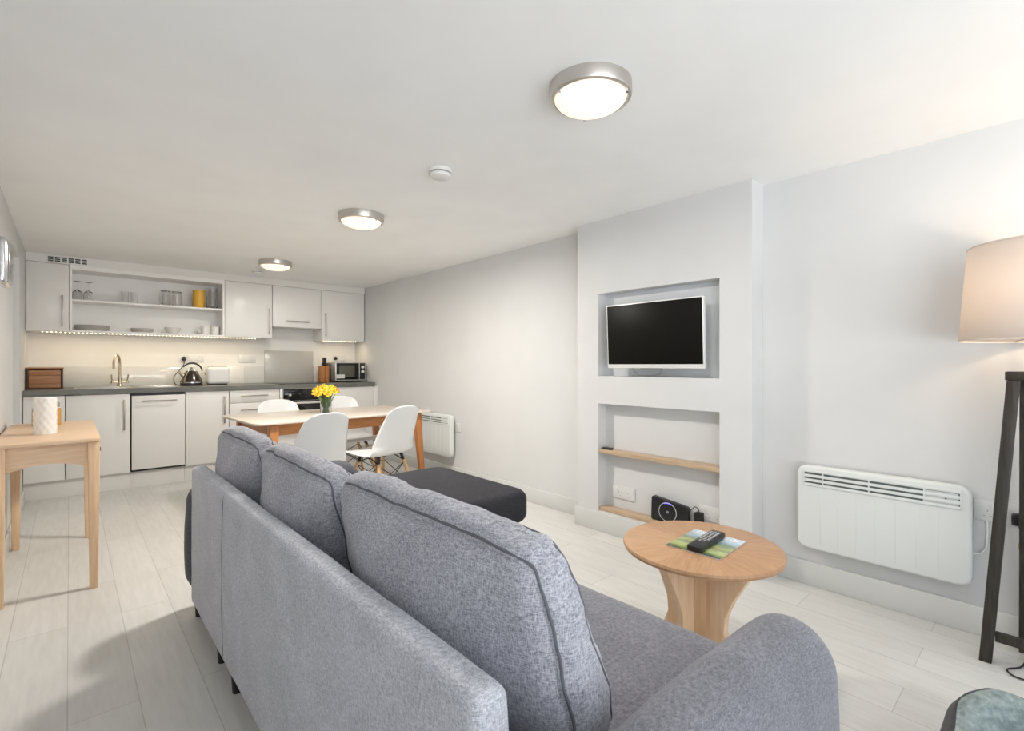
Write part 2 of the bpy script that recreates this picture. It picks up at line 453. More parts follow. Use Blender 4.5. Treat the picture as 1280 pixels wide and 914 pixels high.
# loose back cushions with piping and gathered seams
def back_cushion(y0, y1, z0, z1, xc, lean, seed, tilt=0):
    cy, cz = (y0 + y1) / 2, (z0 + z1) / 2
    T = Matrix.Translation((xc, cy, cz)) @ Matrix.Rotation(rad(tilt), 4, 'X') @ Matrix.Rotation(rad(-lean), 4, 'Y')
    h = (.058, (y1 - y0) / 2, (z1 - z0) / 2); bl = (.055, .012, .018)
    f0 = soft_fn((0, 0, 0), h, .042, bl, None, .005, 8, seed)
    def f(p):
        v = f0(p)
        v.x *= 1 - .26 * p[2]
        if p[0] < 0: v.x += p[0] * .035 * (1 - p[1] ** 2) * max(0, 1 - (p[2] - .1) ** 2)
        v.y *= 1 - .03 * p[2] ** 4 - .01 * p[2]
        v.z *= 1 - .035 * p[1] ** 6
        # gathers along the seams
        e = max(abs(p[1]), abs(p[2])); g = math.exp(-((1 - e) / .16) ** 2) * (1 if abs(p[0]) < .999 or e < .999 else .6)
        al = v.y if abs(p[2]) > abs(p[1]) else v.z
        v.x += (1 if p[0] > 0 else -1) * g * .0055 * noise.noise(Vector((al * 34, seed * 3.1, p[0] * 2)))
        v.x += .006 * noise.noise(Vector((v.y * 9 + v.z * 14, v.z * 6 - v.y * 5, seed)))
        return T @ v
    b = MB(); b.soft_by(f, 48)
    o = b.build('back_cushion', SOFAC, sofa, angle=70)
    for sx in (-1, 1):
        pts = []; ring = []
        for t in range(40): ring.append((-1 + 2 * t / 40, -1))
        for t in range(40): ring.append((1, -1 + 2 * t / 40))
        for t in range(40): ring.append((1 - 2 * t / 40, 1))
        for t in range(40): ring.append((-1, 1 - 2 * t / 40))
        for u, v in ring: pts.append(Vector(f((sx * .80, u, v))))
        for _ in range(2): pts = [(pts[i - 1] + pts[i] * 2 + pts[(i + 1) % len(pts)]) / 4 for i in range(len(pts))]
        MB().tube(pts, .0028, 6, closed=True).build('piping', PIPING, o)
    return o
back_cushion(.515, 1.275, .45, .860, .612, 17.2, 2.0, 0)
back_cushion(1.280, 1.93, .45, .850, .597, 15.5, 5.0, 1.6)
back_cushion(1.935, 2.565, .45, .858, .588, 15, 9.0, 0)
for (x, y) in ((.438, 2.60), (.436, 2.14), (.434, 1.91), (.44, .42), (1.12, .40), (1.12, 1.80), (1.69, 1.96), (1.69, 2.64), (1.12, 2.62)):
    MB().cyl((x, y, 0), (x, y, .105), .016, .023, 16).build('leg', BLACK, sofa)

# ------------------------------------------------------------------ round side table, magazine, remote
TX, TY, TZ = 1.757, .901, .464
rt = thing('round_table', 'small round oak side table with sunburst top in front of the sofa', 'table', (TX, TY, 0), rad(-3))
pr = [(0, TZ - .024), (.266, TZ - .024), (.280, TZ - .019), (.283, TZ - .010), (.280, TZ - .002), (.275, TZ), (0, TZ)]
MB().lathe(pr, (TX, TY, 0), 64).build('tabletop', BURST, rt)
RT = Matrix.Translation((TX - .011, TY + .010, 0)) @ Matrix.Rotation(rad(-3), 4, 'Z')
for a in range(4):
    prof = [(.044, .012), (.20, .012), (.205, .035), (.175, .07), (.125, .13), (.108, .18), (.112, .23), (.14, .30), (.185, .37), (.225, TZ - .026), (.135, TZ - .026), (.060, .392), (.044, .38)]
    s = []
    N = len(prof)
    prof2 = [prof[0]] + [((prof[i][0] * .5 + (prof[i - 1][0] + prof[i + 1][0]) * .25), (prof[i][1] * .5 + (prof[i - 1][1] + prof[i + 1][1]) * .25)) if 2 < i < 8 else prof[i] for i in range(1, N)]
    b = MB().slab(prof2, -.016, .016, .003, 2, T=RT @ Matrix.Rotation(rad(180 + 90 * a), 4, 'Z') @ AXY)
    b.build('leg', OAKZ, rt)
MB().box(-.045, -.045, .12, .045, .045, .385, .003, T=RT @ Matrix.Rotation(rad(45), 4, 'Z')).build('post', wood('honey_oak_post', (.52, .31, .15), (.64, .41, .22), (14, 14, 1)), rt)
MB().box(-.036, -.036, .385, .036, .036, .408, .004, T=RT @ Matrix.Rotation(rad(45), 4, 'Z')).build('post_cap', OAKX, rt)
MT = Matrix.Translation((1.768, .885, TZ)) @ Matrix.Rotation(rad(-87), 4, 'Z')
mg = thing('magazine', 'glossy landscape-cover magazine lying under the remote control', 'magazine', (1.768, .885, TZ), rad(-87))
MB().box(-.0985, -.12, .0005, .0985, .12, .004, .0008, T=MT).build('pages', mat('paper_edges', (.75, .73, .7), .6), mg)
MB().box(-.099, -.1205, .0041, .099, .1205, .0049, .0002, T=MT).build('cover', COVER, mg)
def text_mesh(name, txt, size, m, T, parent, ext=.0002):
    cu = bpy.data.curves.new('t', 'FONT'); cu.body = txt; cu.size = size; cu.align_x = 'CENTER'; cu.extrude = ext
    to = bpy.data.objects.new('t', cu); COL.objects.link(to)
    bpy.context.view_layer.update()
    me = bpy.data.meshes.new_from_object(to.evaluated_get(bpy.context.evaluated_depsgraph_get()))
    bpy.data.objects.remove(to); bpy.data.curves.remove(cu)
    b = MB(); b.bm.from_mesh(me); bpy.data.meshes.remove(me)
    bmesh.ops.transform(b.bm, matrix=T, verts=b.bm.verts)
    return b.build(name, m, parent)
text_mesh('title', 'Cornwall', .043, mat('white_print', (.85, .86, .86), .4), MT @ Matrix.Translation((0, .078, .0053)), mg)
RMT = Matrix.Translation((1.757, .878, TZ + .0056)) @ Matrix.Rotation(rad(-86), 4, 'Z')
rm = thing('remote_control', 'black television remote lying across the magazine on the round table', 'remote control', (1.757, .878, TZ + .0056), rad(-86))
MB().soft((0, 0, .011), (.027, .112, .011), .006, (0, 0, .002), 10, RMT).build('body', BLACK, rm)
b = MB()
for i in range(9):
    for j in range(3):
        x, y = -.0135 + .0135 * j, -.02 + i * .0125
        b.box(x - .0045, y - .003, .0225, x + .0045, y + .003, .0245, .0008, T=RMT)
b.build('buttons', mat('pale_button_print', (.50, .50, .52), .5), rm)
MB().lathe([(.007, 0), (.012, 0), (.012, .0015), (.007, .0015)], (0, -.04, .0225), 20, RMT, True).build('navigation_ring', GREYP, rm)

# ------------------------------------------------------------------ left console table with jars
tb = thing('console_table', 'pale oak side table with tapered legs standing against the left wall', 'table', (-.085, 3.79, 0))
TT = .766
MB().box(-.272, 3.25, TT - .022, .118, 4.315, TT, .006, 3).build('tabletop', OAKX, tb)
for (x, y) in ((.092, 3.29), (.092, 4.275), (-.245, 3.29), (-.245, 4.275)):
    sx = -1 if x > 0 else 1; sy = 1 if y < 3.8 else -1
    bm_ = MB(); b2 = bmesh.new(); bmesh.ops.create_cube(b2, size=1)
    for v in b2.verts:
        t = v.co.z + .5; w = .034 + (.048 - .034) * min(1, t)
        ox = v.co.x * w + sx * (.048 - w) * 0; oy = v.co.y * w
        v.co = Vector((x + ox, y + oy, t * (TT - .023)))
    bmesh.ops.bevel(b2, geom=b2.edges[:], offset=.003, segments=2, affect='EDGES', profile=.5)
    bm_._merge(b2).build('leg', OAKZ, tb)
def arch(u0, u1, z0, z1, n=14, rise=.03):
    pts = [(u1, z1), (u0, z1)]
    for i in range(n + 1):
        t = i / n; pts.append((u0 + (u1 - u0) * t, z0 + rise * sin(pi * t) ** .8))
    return pts
MB().slab(arch(-.222, .069, .62, TT - .023), -3.31, -3.29, .0, T=AXY @ Matrix.Translation((0, 0, 6.59)) if False else AXY).build('apron', OAKX, tb)
MB().slab(arch(-.222, .069, .62, TT - .023), -4.295, -4.275, .0, T=AXY).build('apron', OAKX, tb)
MB().slab(arch(3.313, 4.252, .62, TT - .023), .085, .105, 0, T=AXX).build('apron', OAK, tb)
MB().slab(arch(3.313, 4.252, .62, TT - .023), -.26, -.24, 0, T=AXX).build('apron', OAK, tb)
MB().box(.1155, 3.284, .692, .1195, 3.298, .712, .001).build('drawer_catch', BLACK, tb)
# white ribbed vase
jx, jy = -.096, 3.60
b = MB(); n = 40
def vase_pt(u, v):
    a = 2 * pi * u; z = .195 * v
    r = .047 * (1 + .028 * sin(a * 10) * sin(z * 130)) * (1 - .08 * max(0, (v - .93) / .07) ** 2)
    return Vector((jx + r * cos(a), jy + r * sin(a), TT + .001 + z))
b.grid(vase_pt, 120, 70)
b.lathe([(0, .001), (.0468, .001)], (jx, jy, TT), 40).lathe([(.0435, .195), (.042, .19), (.041, .03), (0, .028)], (jx, jy, TT), 40)
bmesh.ops.remove_doubles(b.bm, verts=b.bm.verts, dist=.0003)
tag(b.build('vase', CERAM, loc=(jx, jy, TT), angle=60), 'white embossed cylindrical jar at the front of the console table', 'vase')
ax, ay = -.103, 4.12
aj = thing('reed_diffuser', 'amber jar behind the white embossed jar on the console table', 'jar', (ax, ay, TT))
MB().lathe([(0, .001), (.064, .001), (.066, .006), (.066, .098), (.062, .104), (.058, .104), (.058, .012), (0, .012)], (ax, ay, TT), 40).build('body', AMBER, aj)
MB().cyl((ax + .045, ay, TT + .10), (ax + .047, ay, TT + .145), .007, .007, 12).build('clip', GREYP, aj)
MB().lathe([(.058, .1045), (.066, .1045), (.066, .109), (.058, .109)], (ax, ay, TT), 40, None, True).build('rim', CERAM, aj)
# chrome fitting on the left wall
wl = thing('wall_light', 'rounded chrome wall fitting on the left wall beside the frame edge', 'wall light', (XL, 3.575, 1.65))
MB().soft((XL + .006, 3.575, 1.65), (.0065, .115, .12), .006, n=12).build('backplate', CHROME, wl)
b = MB().soft((XL + .0365, 3.575, 1.65), (.024, .112, .118), .022, (.016, .0, .0), 20); b.build('cover', CHROME, wl)

# ------------------------------------------------------------------ dining table
DT = Matrix.Translation((1.66, 4.13, 0)) @ Matrix.Rotation(rad(2.5), 4, 'Z')
DZ = .727
dt = thing('dining_table', 'long dining table with pale top and red-brown wooden frame', 'table', (1.66, 4.13, 0), rad(2.5))
L, Wd = .742, .425
MB().slab(rpoly([(-L, -Wd), (L, -Wd), (L, Wd), (-L, Wd)], .07, 8), DZ - .016, DZ, .004, 2, DT).build('tabletop', TTOP, dt)
fr = MB()
for sy in (-1, 1):
    fr = MB().box(-L + .13, sy * (Wd - .06) - .011, DZ - .10, L - .13, sy * (Wd - .06) + .011, DZ - .017, .002, T=DT); fr.build('side_rail', ACACIA, dt)
for sx in (-1, 1):
    MB().box(sx * (L - .145) - .011, -Wd + .08, DZ - .10, sx * (L - .145) + .011, Wd - .08, DZ - .017, .002, T=DT).build('end_rail', ACACIA, dt)
for sx in (-1, 1):
    for sy in (-1, 1):
        b2 = bmesh.new(); bmesh.ops.create_cube(b2, size=1)
        for v in b2.verts:
            t = v.co.z + .5; w = .034 + .030 * t
            cx = sx * (L - .145 + .055 * (1 - t)); cyy = sy * (Wd - .06 + .03 * (1 - t))
            v.co = Vector((cx + v.co.x * w, cyy + v.co.y * w, t * (DZ - .017)))
        bmesh.ops.bevel(b2, geom=b2.edges[:], offset=.005, segments=2, affect='EDGES', profile=.5)
        MB()._merge(b2, DT).build('leg', ACACIAZ, dt)

# moulded chairs on dowel legs
def catmull(P, t):
    n = len(P) - 1; x = min(max(t * n, 0), n - 1e-6); i = int(x); f = x - i
    g = lambda k: Vector(P[min(max(k, 0), n)])
    a, b, c, d = g(i - 1), g(i), g(i + 1), g(i + 2)
    return .5 * ((2 * b) + (c - a) * f + (2 * a - 5 * b + 4 * c - d) * f * f + (3 * b - a - 3 * c + d) * f ** 3)
def make_chair(label):
    c = thing('dining_chair', label, 'chair', (0, 0, 0), 0, 'white moulded chairs around the dining table')
    #      y,    z,   halfwidth, side rise
    P = [(.235, .405, .0), (.20, .432, .0), (.10, .425, .0), (-.02, .415, .0), (-.12, .415, .0), (-.185, .44, .0), (-.215, .50, 0), (-.235, .58, 0), (-.255, .66, 0), (-.275, .745, 0), (-.290, .812, 0)]
    Wp = [.185, .215, .228, .232, .232, .230, .222, .208, .192, .175, .160]
    Rs = [.008, .014, .022, .030, .042, .06, .07, .06, .045, .03, .015]
    def f(u, v):
        p = catmull(P, u)
        q = catmull([(p_, r_, 0) for p_, r_ in zip(Wp, Rs)], u)
        s = 2 * v - 1; w = q.x
        # rounded ends of the shell
        e = 1.0
        if u > .86: e = 1 - .30 * ((u - .86) / .14) ** 5
        if u < .07: e = math.sqrt(max(0, 1 - ((.07 - u) / .075) ** 2 * .35))
        x = s * w * e
        k = abs(s) ** 2.4 * q.y
        up = max(0, 1 - u / .62); fw = min(1, max(0, (u - .3) / .3))
        z = p.y + k * up * .9; y = p.x + k * fw
        if u > .8: z -= (abs(s) ** 4) * .022 * (u - .8) / .2
        return Vector((x, y, z))
    MB().grid(f, 56, 24).build('shell', SHELLP, c, thick=.006, angle=80)
    for sx in (-1, 1):
        for sy in (-1, 1):
            MB().cyl((sx * .225, sy * .205 - .01, 0), (sx * .135, sy * .115 - .01, .355), .0095, .0155, 14).build('leg', BEECH, c)
    w = MB(); A = lambda sx, sy, z: Vector((sx * (.225 - .09 * z / .355), sy * (.205 - .09 * z / .355) - .01, z))
    for sx in (-1, 1):
        w.tube([A(sx, -1, .13), A(sx, 1, .335)], .0033, 6).tube([A(sx, 1, .13), A(sx, -1, .335)], .0033, 6)
        w.tube([A(-1, sx, .13), A(1, sx, .335)], .0033, 6).tube([A(1, sx, .13), A(-1, sx, .335)], .0033, 6)
    w.build('wire_brace', BLACK, c)
    for sx in (-1, 1):
        m = MB(); m.tube([A(sx, -1, .352), A(sx, -.2, .39), A(sx, .2, .39), A(sx, 1, .352)], .005, 8)
        for sy in (-1, 1): m.cyl(A(sx, sy, .345), A(sx, sy, .41), .011, .013, 12)
        m.build('mount', BLACK, c)
    return c
ch0 = make_chair('white moulded chair on the sofa side of the dining table, nearest the sofa corner')
chairs = [(1.235, 3.55, 12, None),
          (1.885, 3.71, 17, 'white moulded chair on the sofa side of the dining table, by the wall heater'),
          (1.43, 4.56, 180, 'white moulded chair across the dining table, in front of the drawers'),
          (2.04, 4.66, 176, 'white moulded chair across the dining table, behind the flowers')]
for i, (x, y, a, lab) in enumerate(chairs):
    o = ch0 if i == 0 else dup(ch0, label=lab)
    o.location = (x, y, 0); o.rotation_euler = (0, 0, rad(a))
# vase of daffodils
vx, vy = 1.60, 4.12
vs = thing('glass_vase', 'clear glass vase holding yellow flowers on the dining table', 'vase', (vx, vy, DZ))
MB().lathe([(0, .001), (.043, .001), (.045, .004), (.045, .125), (.042, .125), (.042, .010), (0, .010)], (vx, vy, DZ), 32).build('body', GLASS, vs)
MB().lathe([(0, .0105), (.0415, .0105), (.0415, .07), (0, .07)], (vx, vy, DZ), 32).build('water', WATER, vs)
def daffodil(i):
    a = i * 2.399; r = .02 + .055 * math.sqrt((i % 17) / 17)
    top = Vector((vx + r * 1.25 * cos(a), vy + r * 1.25 * sin(a), DZ + .20 - r * .45 + .012 * (i % 3)))
    foot = Vector((vx + .02 * cos(a + 2.6), vy + .02 * sin(a + 2.6), DZ + .014))
    f = thing('daffodil', 'yellow daffodil in the glass vase on the dining table', 'flower', foot, 0, 'daffodils in the glass vase')
    mid = (top + foot) / 2 + Vector((.006 * cos(a), .006 * sin(a), -.01))
    pts = [foot, foot * .5 + mid * .5, mid, mid * .5 + top * .5, top]
    MB().tube(pts, .0036, 6).build('stem', LEAF, f)
    d = Vector((cos(a) * .8, sin(a) * .8, .45 + random.random() * .3)).normalized()
    if i % 3 == 0: d = Vector((-.4 + .3 * cos(a), -.7, .5)).normalized()
    T = Matrix.Translation(top) @ d.to_track_quat('Z', 'Y').to_matrix().to_4x4()
    p = MB()
    for k in range(6):
        def pf(u, v, k=k):
            w = .012 * sin(pi * min(1, u * .86 + .10)) ** .8; s = 2 * v - 1
            return Vector((.004 + u * .034, s * w, .004 + .012 * u * u - .003 * s * s + (.002 if k % 2 else 0)))
        p.grid(pf, 5, 3, T @ Matrix.Rotation(k * pi / 3 + i, 4, 'Z'))
    p.build('petals', PETAL, f, thick=.0008)
    MB().lathe([(.005, .003), (.007, .012), (.009, .020), (.013, .024), (.0115, .024), (.008, .020), (.005, .01), (0, .008)], (0, 0, 0), 14, T).build('trumpet', TRUMP, f)
for i in range(20): daffodil(i)

# ------------------------------------------------------------------ kitchen: base run
YD, WT = 5.664, .918
def handle(parent, p, length, axis):
    x, y, z = p; b = MB(); e = length / 2
    if axis == 'z':
        b.box(x - .006, y - .008, z - e, x + .006, y, z + e, .002)
        for s in (-1, 1): b.cyl((x, y - .001, z + s * (e - .02)), (x, YD if y < YD else y + .03, z + s * (e - .02)), .004, n=10)
    else:
        b.box(x - e, y - .008, z - .006, x + e, y, z + .006, .002)
        for s in (-1, 1): b.cyl((x + s * (e - .02), y - .001, z), (x + s * (e - .02), y + .03, z), .004, n=10)
    return b.build('handle', HANDLE, parent)
def base_unit(name, label, cat, x0, x1, hx=None, group=None, zt=.874):
    u = thing(name, label, cat, ((x0 + x1) / 2, 5.97, .15), 0, group)
    MB().box(x0 + .001, YD + .021, .151, x1 - .001, 6.27, zt).build('body', CAB, u)
    dr = MB().box(x0 + .002, YD, .155, x1 - .002, YD + .019, .868, .002).build('door', CAB, u)
    if hx is not None: handle(dr, (hx, YD - .022, .68), .275, 'z')
    return u
base_unit('base_cabinet', 'white base cabinet below the bread bin, behind the console table', 'cabinet', -.284, -.027, -.065)
base_unit('base_cabinet', 'white base cabinet under the sink, left of the dishwasher', 'cabinet', -.025, .413, .368, zt=.76)
base_unit('base_cabinet', 'white base cabinet below the kettle, right of the dishwasher', 'cabinet', .836, 1.211, 1.167)
base_unit('base_cabinet', 'white base cabinet below the microwave at the right end', 'cabinet', 2.262, 2.792)
dw = thing('dishwasher', 'slim white integrated dishwasher between the base cabinets', 'dishwasher', (.625, 5.97, .15))
MB().box(.416, YD + .012, .152, .834, 6.27, .873).build('body', BLACK, dw)
dd = MB().box(.423, YD - .004, .170, .832, YD + .0115, .848, .002).build('door', CAB, dw)
handle(dd, (.632, YD - .026, .80), .265, 'x')
du = thing('drawer_cabinet', 'white three-drawer cabinet left of the oven', 'cabinet', (1.45, 5.97, .15))
MB().box(1.214, YD + .021, .151, 1.697, 6.27, .874).build('body', CAB, du)
for z0, z1, hz in ((.741, .868, .812), (.45, .737, .668), (.155, .446, .38)):
    q = MB().box(1.216, YD, z0, 1.695, YD + .019, z1, .002).build('drawer', CAB, du)
    handle(q, (1.445, YD - .022, hz), .26, 'x')
ov = thing('oven', 'built-in black glass oven under the hob', 'oven', (1.98, 5.97, .15))
MB().box(1.70, YD + .016, .151, 2.26, 6.27, .874).build('body', STEEL, ov)
MB().box(1.703, YD, .155, 1.735, YD + .015, .868, .001).box(2.225, YD, .155, 2.257, YD + .015, .868, .001).build('trim', mat('pale_steel', (.6, .58, .55), .35, .6), ov)
MB().box(1.737, YD - .004, .738, 2.223, YD + .015, .868, .003).build('control_panel', BLACKGLASS, ov)
for i in range(4): MB().cyl((1.80 + i * .11, YD - .022, .80), (1.80 + i * .11, YD - .004, .80), .014, .017, 18, bev=.002).build('knob', mat('silver_knob', (.6, .6, .58), .3, .5) if i == 0 else BLACK, ov)
od = MB().box(1.737, YD - .004, .175, 2.223, YD + .015, .732, .003).build('door', BLACKGLASS, ov)
b = MB().box(1.75, YD - .045, .700, 2.21, YD - .033, .722, .003)
for x in (1.79, 2.17): b.box(x - .006, YD - .034, .704, x + .006, YD - .004, .718)
b.build('handle', mat('pale_metal_bar', (.72, .70, .67), .35, .3), od)
struct(MB().box(2.794, YD - .004, 0, XR, 6.30, .873, .002).build('trim_end_panel', CAB))
b = MB()
for x0, x1 in ((-.284, .414), (.415, .834), (.835, 2.793)): b.box(x0, 5.715, 0, x1, 5.73, .15, .001)
struct(b.build('trim_plinth', CAB))
# worktop with a cut-out for the bowl
SX0, SX1, SY0, SY1 = .05, .37, 5.80, 6.07
b = MB()
b.box(XL + .002, 5.645, .8755, SX0, 6.318, WT).box(SX1, 5.645, .8755, 2.803, 6.318, WT).box(SX0, 5.645, .8755, SX1, SY0, WT).box(SX0, SY1, .8755, SX1, 6.318, WT)
tag(b.build('worktop', WORK, loc=(1.25, 5.98, .8755)), 'grey stone worktop running along the kitchen wall', 'worktop')
sk = thing('sink', 'stainless steel sink and drainer set into the worktop', 'sink', (.42, 5.95, WT))
b = MB().box(SX1 + .031, 5.735, WT + .0003, .80, 6.17, WT + .006, .002)
for i in range(9): b.box(.44, 5.78 + i * .042, WT + .006, .76, 5.786 + i * .042, WT + .009, .001)
b.build('drainer', STEEL, sk)
b = MB().box(SX0 - .02, 5.735, WT + .0003, SX1 + .03, SY0 + .012, WT + .006, .001).box(SX0 - .02, SY1 - .012, WT + .0003, SX1 + .03, 6.17, WT + .006, .001)
b.box(SX0 - .02, SY0 + .01, WT + .0003, SX0 + .012, SY1 - .01, WT + .006, .001)
b.box(SX1 - .012, SY0 + .01, WT + .0003, SX1 + .03, SY1 - .01, WT + .006, .001)
b.box(SX0 + .002, SY0 + .004, WT - .14, SX0 + .012, SY1 - .004, WT + .005).box(SX1 - .012, SY0 + .004, WT - .14, SX1 - .002, SY1 - .004, WT + .005)
b.box(SX0 + .002, SY0 + .002, WT - .14, SX1 - .002, SY0 + .012, WT + .004).box(SX0 + .002, SY1 - .012, WT - .14, SX1 - .002, SY1 - .002, WT + .004)
b.box(SX0 + .002, SY0 + .002, WT - .15, SX1 - .002, SY1 - .002, WT - .14)
b.build('bowl', STEEL, sk)
tp = thing('kitchen_tap', 'tall swan-neck tap with two levers behind the sink', 'tap', (.365, 6.12, WT + .0062))
zz = WT + .0062
b = MB().cyl((.365, 6.12, zz), (.365, 6.12, zz + .02), .026, .022).cyl((.365, 6.12, zz + .02), (.365, 6.12, zz + .085), .018, .014)
b.build('base', BRASSY, tp)
pts = [(.365, 6.12, zz + .08), (.365, 6.12, zz + .22)]
for i in range(1, 13):
    a = pi * i / 12; pts.append((.365 - .035 * (1 - cos(a)) * .75, 6.12 - .055 * (1 - cos(a)), zz + .22 + .085 * sin(a)))
pts.append((pts[-1][0], pts[-1][1], zz + .17))
MB().tube(pts, .0105, 12).build('spout', BRASSY, tp)
for s in (-1, 1):
    b = MB().tube([(.365 + s * .012, 6.12, zz + .04), (.365 + s * .055, 6.12, zz + .045)], .011, 10).cyl((.365 + s * .055, 6.12, zz + .03), (.365 + s * .055, 6.12, zz + .055), .014, .012)
    b.tube([(.365 + s * .055, 6.12, zz + .05), (.365 + s * .062, 6.11, zz + .08), (.365 + s * .064, 6.10, zz + .115)], .006, 8)
    b.build('lever', BRASSY, tp)
hb = thing('hob', 'flat black glass hob set on the worktop above the oven', 'hob', (1.98, 5.97, WT))
MB().box(1.72, 5.72, WT + .0003, 2.24, 6.20, WT + .006, .002).build('glass', BLACKGLASS, hb)
b = MB()
for x, y, r in ((1.84, 5.84, .07), (2.10, 5.84, .09), (1.84, 6.07, .09), (2.10, 6.07, .07)):
    b.lathe([(r - .003, .0062), (r, .0062), (r, .0066), (r - .003, .0066)], (x, y, WT), 40, None, True)
b.build('ring_marks', GREYP, hb)
for x0, x1, lab in ((-.28, 1.718, 'long low pale glass upstand behind the sink, kettle and toaster'), (2.292, XR - .002, 'short pale glass upstand behind the microwave')):
    tag(MB().box(x0, 6.306, WT + .0003, x1, YK - .0005, 1.118, .001).build('splashback', SPLASH, loc=((x0 + x1) / 2, 6.31, WT)), lab, 'splashback')
tag(MB().box(1.722, 6.304, WT + .0003, 2.288, YK - .0005, 1.305, .001).build('splashback', SPLASH2, loc=(2, 6.31, WT)), 'tall grey glass splashback panel behind the hob', 'splashback')

# ------------------------------------------------------------------ kitchen: wall units
YU, UB, UT = 6.017, 1.435, 2.045
def wall_unit(name, label, x0, x1, z0, hx=None, hz=1.62, hl=.285, axis='z'):
    u = thing(name, label, 'cabinet', ((x0 + x1) / 2, 6.17, z0))
    MB().box(x0 + .001, YU + .021, z0, x1 - .001, YK - .001, UT).build('body', CAB, u)
    dr = MB().box(x0 + .002, YU, z0 + .001, x1 - .002, YU + .019, UT - .003, .002).build('door', CAB, u)
    if axis == 'z': 
        b = MB().box(hx - .006, YU - .030, hz - hl / 2, hx + .006, YU - .022, hz + hl / 2, .002)
        for s in (-1, 1): b.cyl((hx, YU - .023, hz + s * (hl / 2 - .02)), (hx, YU, hz + s * (hl / 2 - .02)), .004, n=10)
    else:
        b = MB().box(hx - hl / 2, YU - .030, hz - .006, hx + hl / 2, YU - .022, hz + .006, .002)
        for s in (-1, 1): b.cyl((hx + s * (hl / 2 - .02), YU - .023, hz), (hx + s * (hl / 2 - .02), YU, hz), .004, n=10)
    b.build('handle', HANDLE, dr)
    return u
wall_unit('wall_cabinet', 'white wall cabinet at the left end, below the vent grille', -.284, .0, UB, -.047)
wall_unit('wall_cabinet', 'white wall cabinet right beside the open shelves', 1.245, 1.722, UB, 1.685, 1.629)
wall_unit('extractor_cabinet', 'short white cabinet with horizontal handle above the hob', 1.726, 2.284, 1.572, 2.003, 1.643, .265, 'x')
wall_unit('wall_cabinet', 'white wall cabinet above the microwave at the right end', 2.288, 2.836, UB, 2.327, 1.623)
os_ = thing('open_shelf_unit', 'white open shelf unit with crockery and glasses between wall cabinets', 'shelf unit', (.62, 6.17, UB))
b = MB().box(.002, YU, UB, .018, YK - .001, UT).box(1.225, YU, UB, 1.243, YK - .001, UT).box(.018, YU, UT - .04, 1.225, YK - .001, UT).box(.018, YU, UB, 1.225, YK - .001, UB + .018)
b.box(.018, YK - .008, UB + .018, 1.225, YK - .001, UT - .04)
b.build('carcass', CABIN, os_)
MB().box(.0185, YU + .01, 1.718, 1.2245, YK - .009, 1.736, .002).build('shelf', CABIN, os_)
struct(MB().box(XL + .001, YU + .004, UT + .001, XR - .001, YU + .022, H - .001).build('trim_fascia', CAB))
vg = thing('vent_grille', 'small white vent with dark slots above the left wall cabinet', 'vent', (-.01, YU + .003, 2.07))
MB().box(-.155, YU - .002, 2.052, .135, YU + .0035, 2.108, .001).build('frame', WHITEP, vg)
b = MB(); b3 = MB()
for i in range(6):
    x = -.143 + i * .0455
    for j in range(3): b.box(x, YU - .0032, 2.059 + j * .0155, x + .036, YU - .001, 2.070 + j * .0155)
b.build('slots', DARK, vg)
# LED strips
LEDW = mat('led_strip_backing', (.8, .78, .7), .5)
LEDE = emit('warm_led_diodes', (1, .82, .55), 16)
for x0, x1, lab in ((-.19, 1.56, 'long warm white LED strip under the shelves and left cabinets'), (2.31, 2.74, 'short warm LED strip under the cabinet above the microwave')):
    t = thing('led_strip', lab, 'light strip', ((x0 + x1) / 2, 6.05, UB - .004))
    MB().box(x0, 6.04, UB - .006, x1, 6.056, UB - .0005, .001).build('backing', LEDW, t)
    b = MB(); n = int((x1 - x0) / .03)
    for i in range(n):
        x = x0 + .01 + i * (x1 - x0 - .02) / (n - 1); b.box(x - .0035, 6.043, UB - .0085, x + .0035, 6.051, UB - .006)
    o = b.build('diodes', LEDE, t)
    g = bpy.data.lights.new('led_glow', 'AREA'); g.shape = 'RECTANGLE'; g.size = x1 - x0; g.size_y = .012; g.energy = 1.7 * (x1 - x0); g.color = (1, .80, .50)
    go = bpy.data.objects.new('led_glow', g); COL.objects.link(go); go.location = ((x0 + x1) / 2, 6.052, UB - .012)

# ------------------------------------------------------------------ things on the kitchen shelves
GT, GB = 1.7362, UB + .0182
def shelf_group(o, spots, labels, z):
    for i, (x, y) in enumerate(spots):
        c = o if i == 0 else dup(o)
        c.location = (x, y, z); c['label'] = labels[i]
def single(name, prof, m, n=28, close=False):
    return MB().lathe(prof, (0, 0, 0), n, None, close).build(name, m)
o = single('wine_glass', [(0, .178), (.032, .178), (.033, .1765), (.006, .170), (.004, .16), (.004, .105), (.012, .098), (.033, .08), (.040, .055), (.037, .02), (.033, .0005), (.0315, .0005), (.0355, .02), (.0385, .055), (.031, .078), (.008, .095), (0, .098)], GLASS)
tag(o, '', 'glass'); shelf_group(o, [(.056, 6.14), (.135, 6.15)], ['upturned wine glass at the far left of the upper shelf', 'upturned wine glass second from left on the upper shelf'], GT)
o = single('tumbler', [(0, .001), (.026, .001), (.031, .118), (.029, .118), (.0245, .008), (0, .008)], GLASS)
tag(o, '', 'glass'); shelf_group(o, [(.405, 6.14), (.478, 6.15)], ['narrow glass tumbler, left one of the smaller pair on the upper shelf', 'narrow glass tumbler, right one of the smaller pair on the upper shelf'], GT)
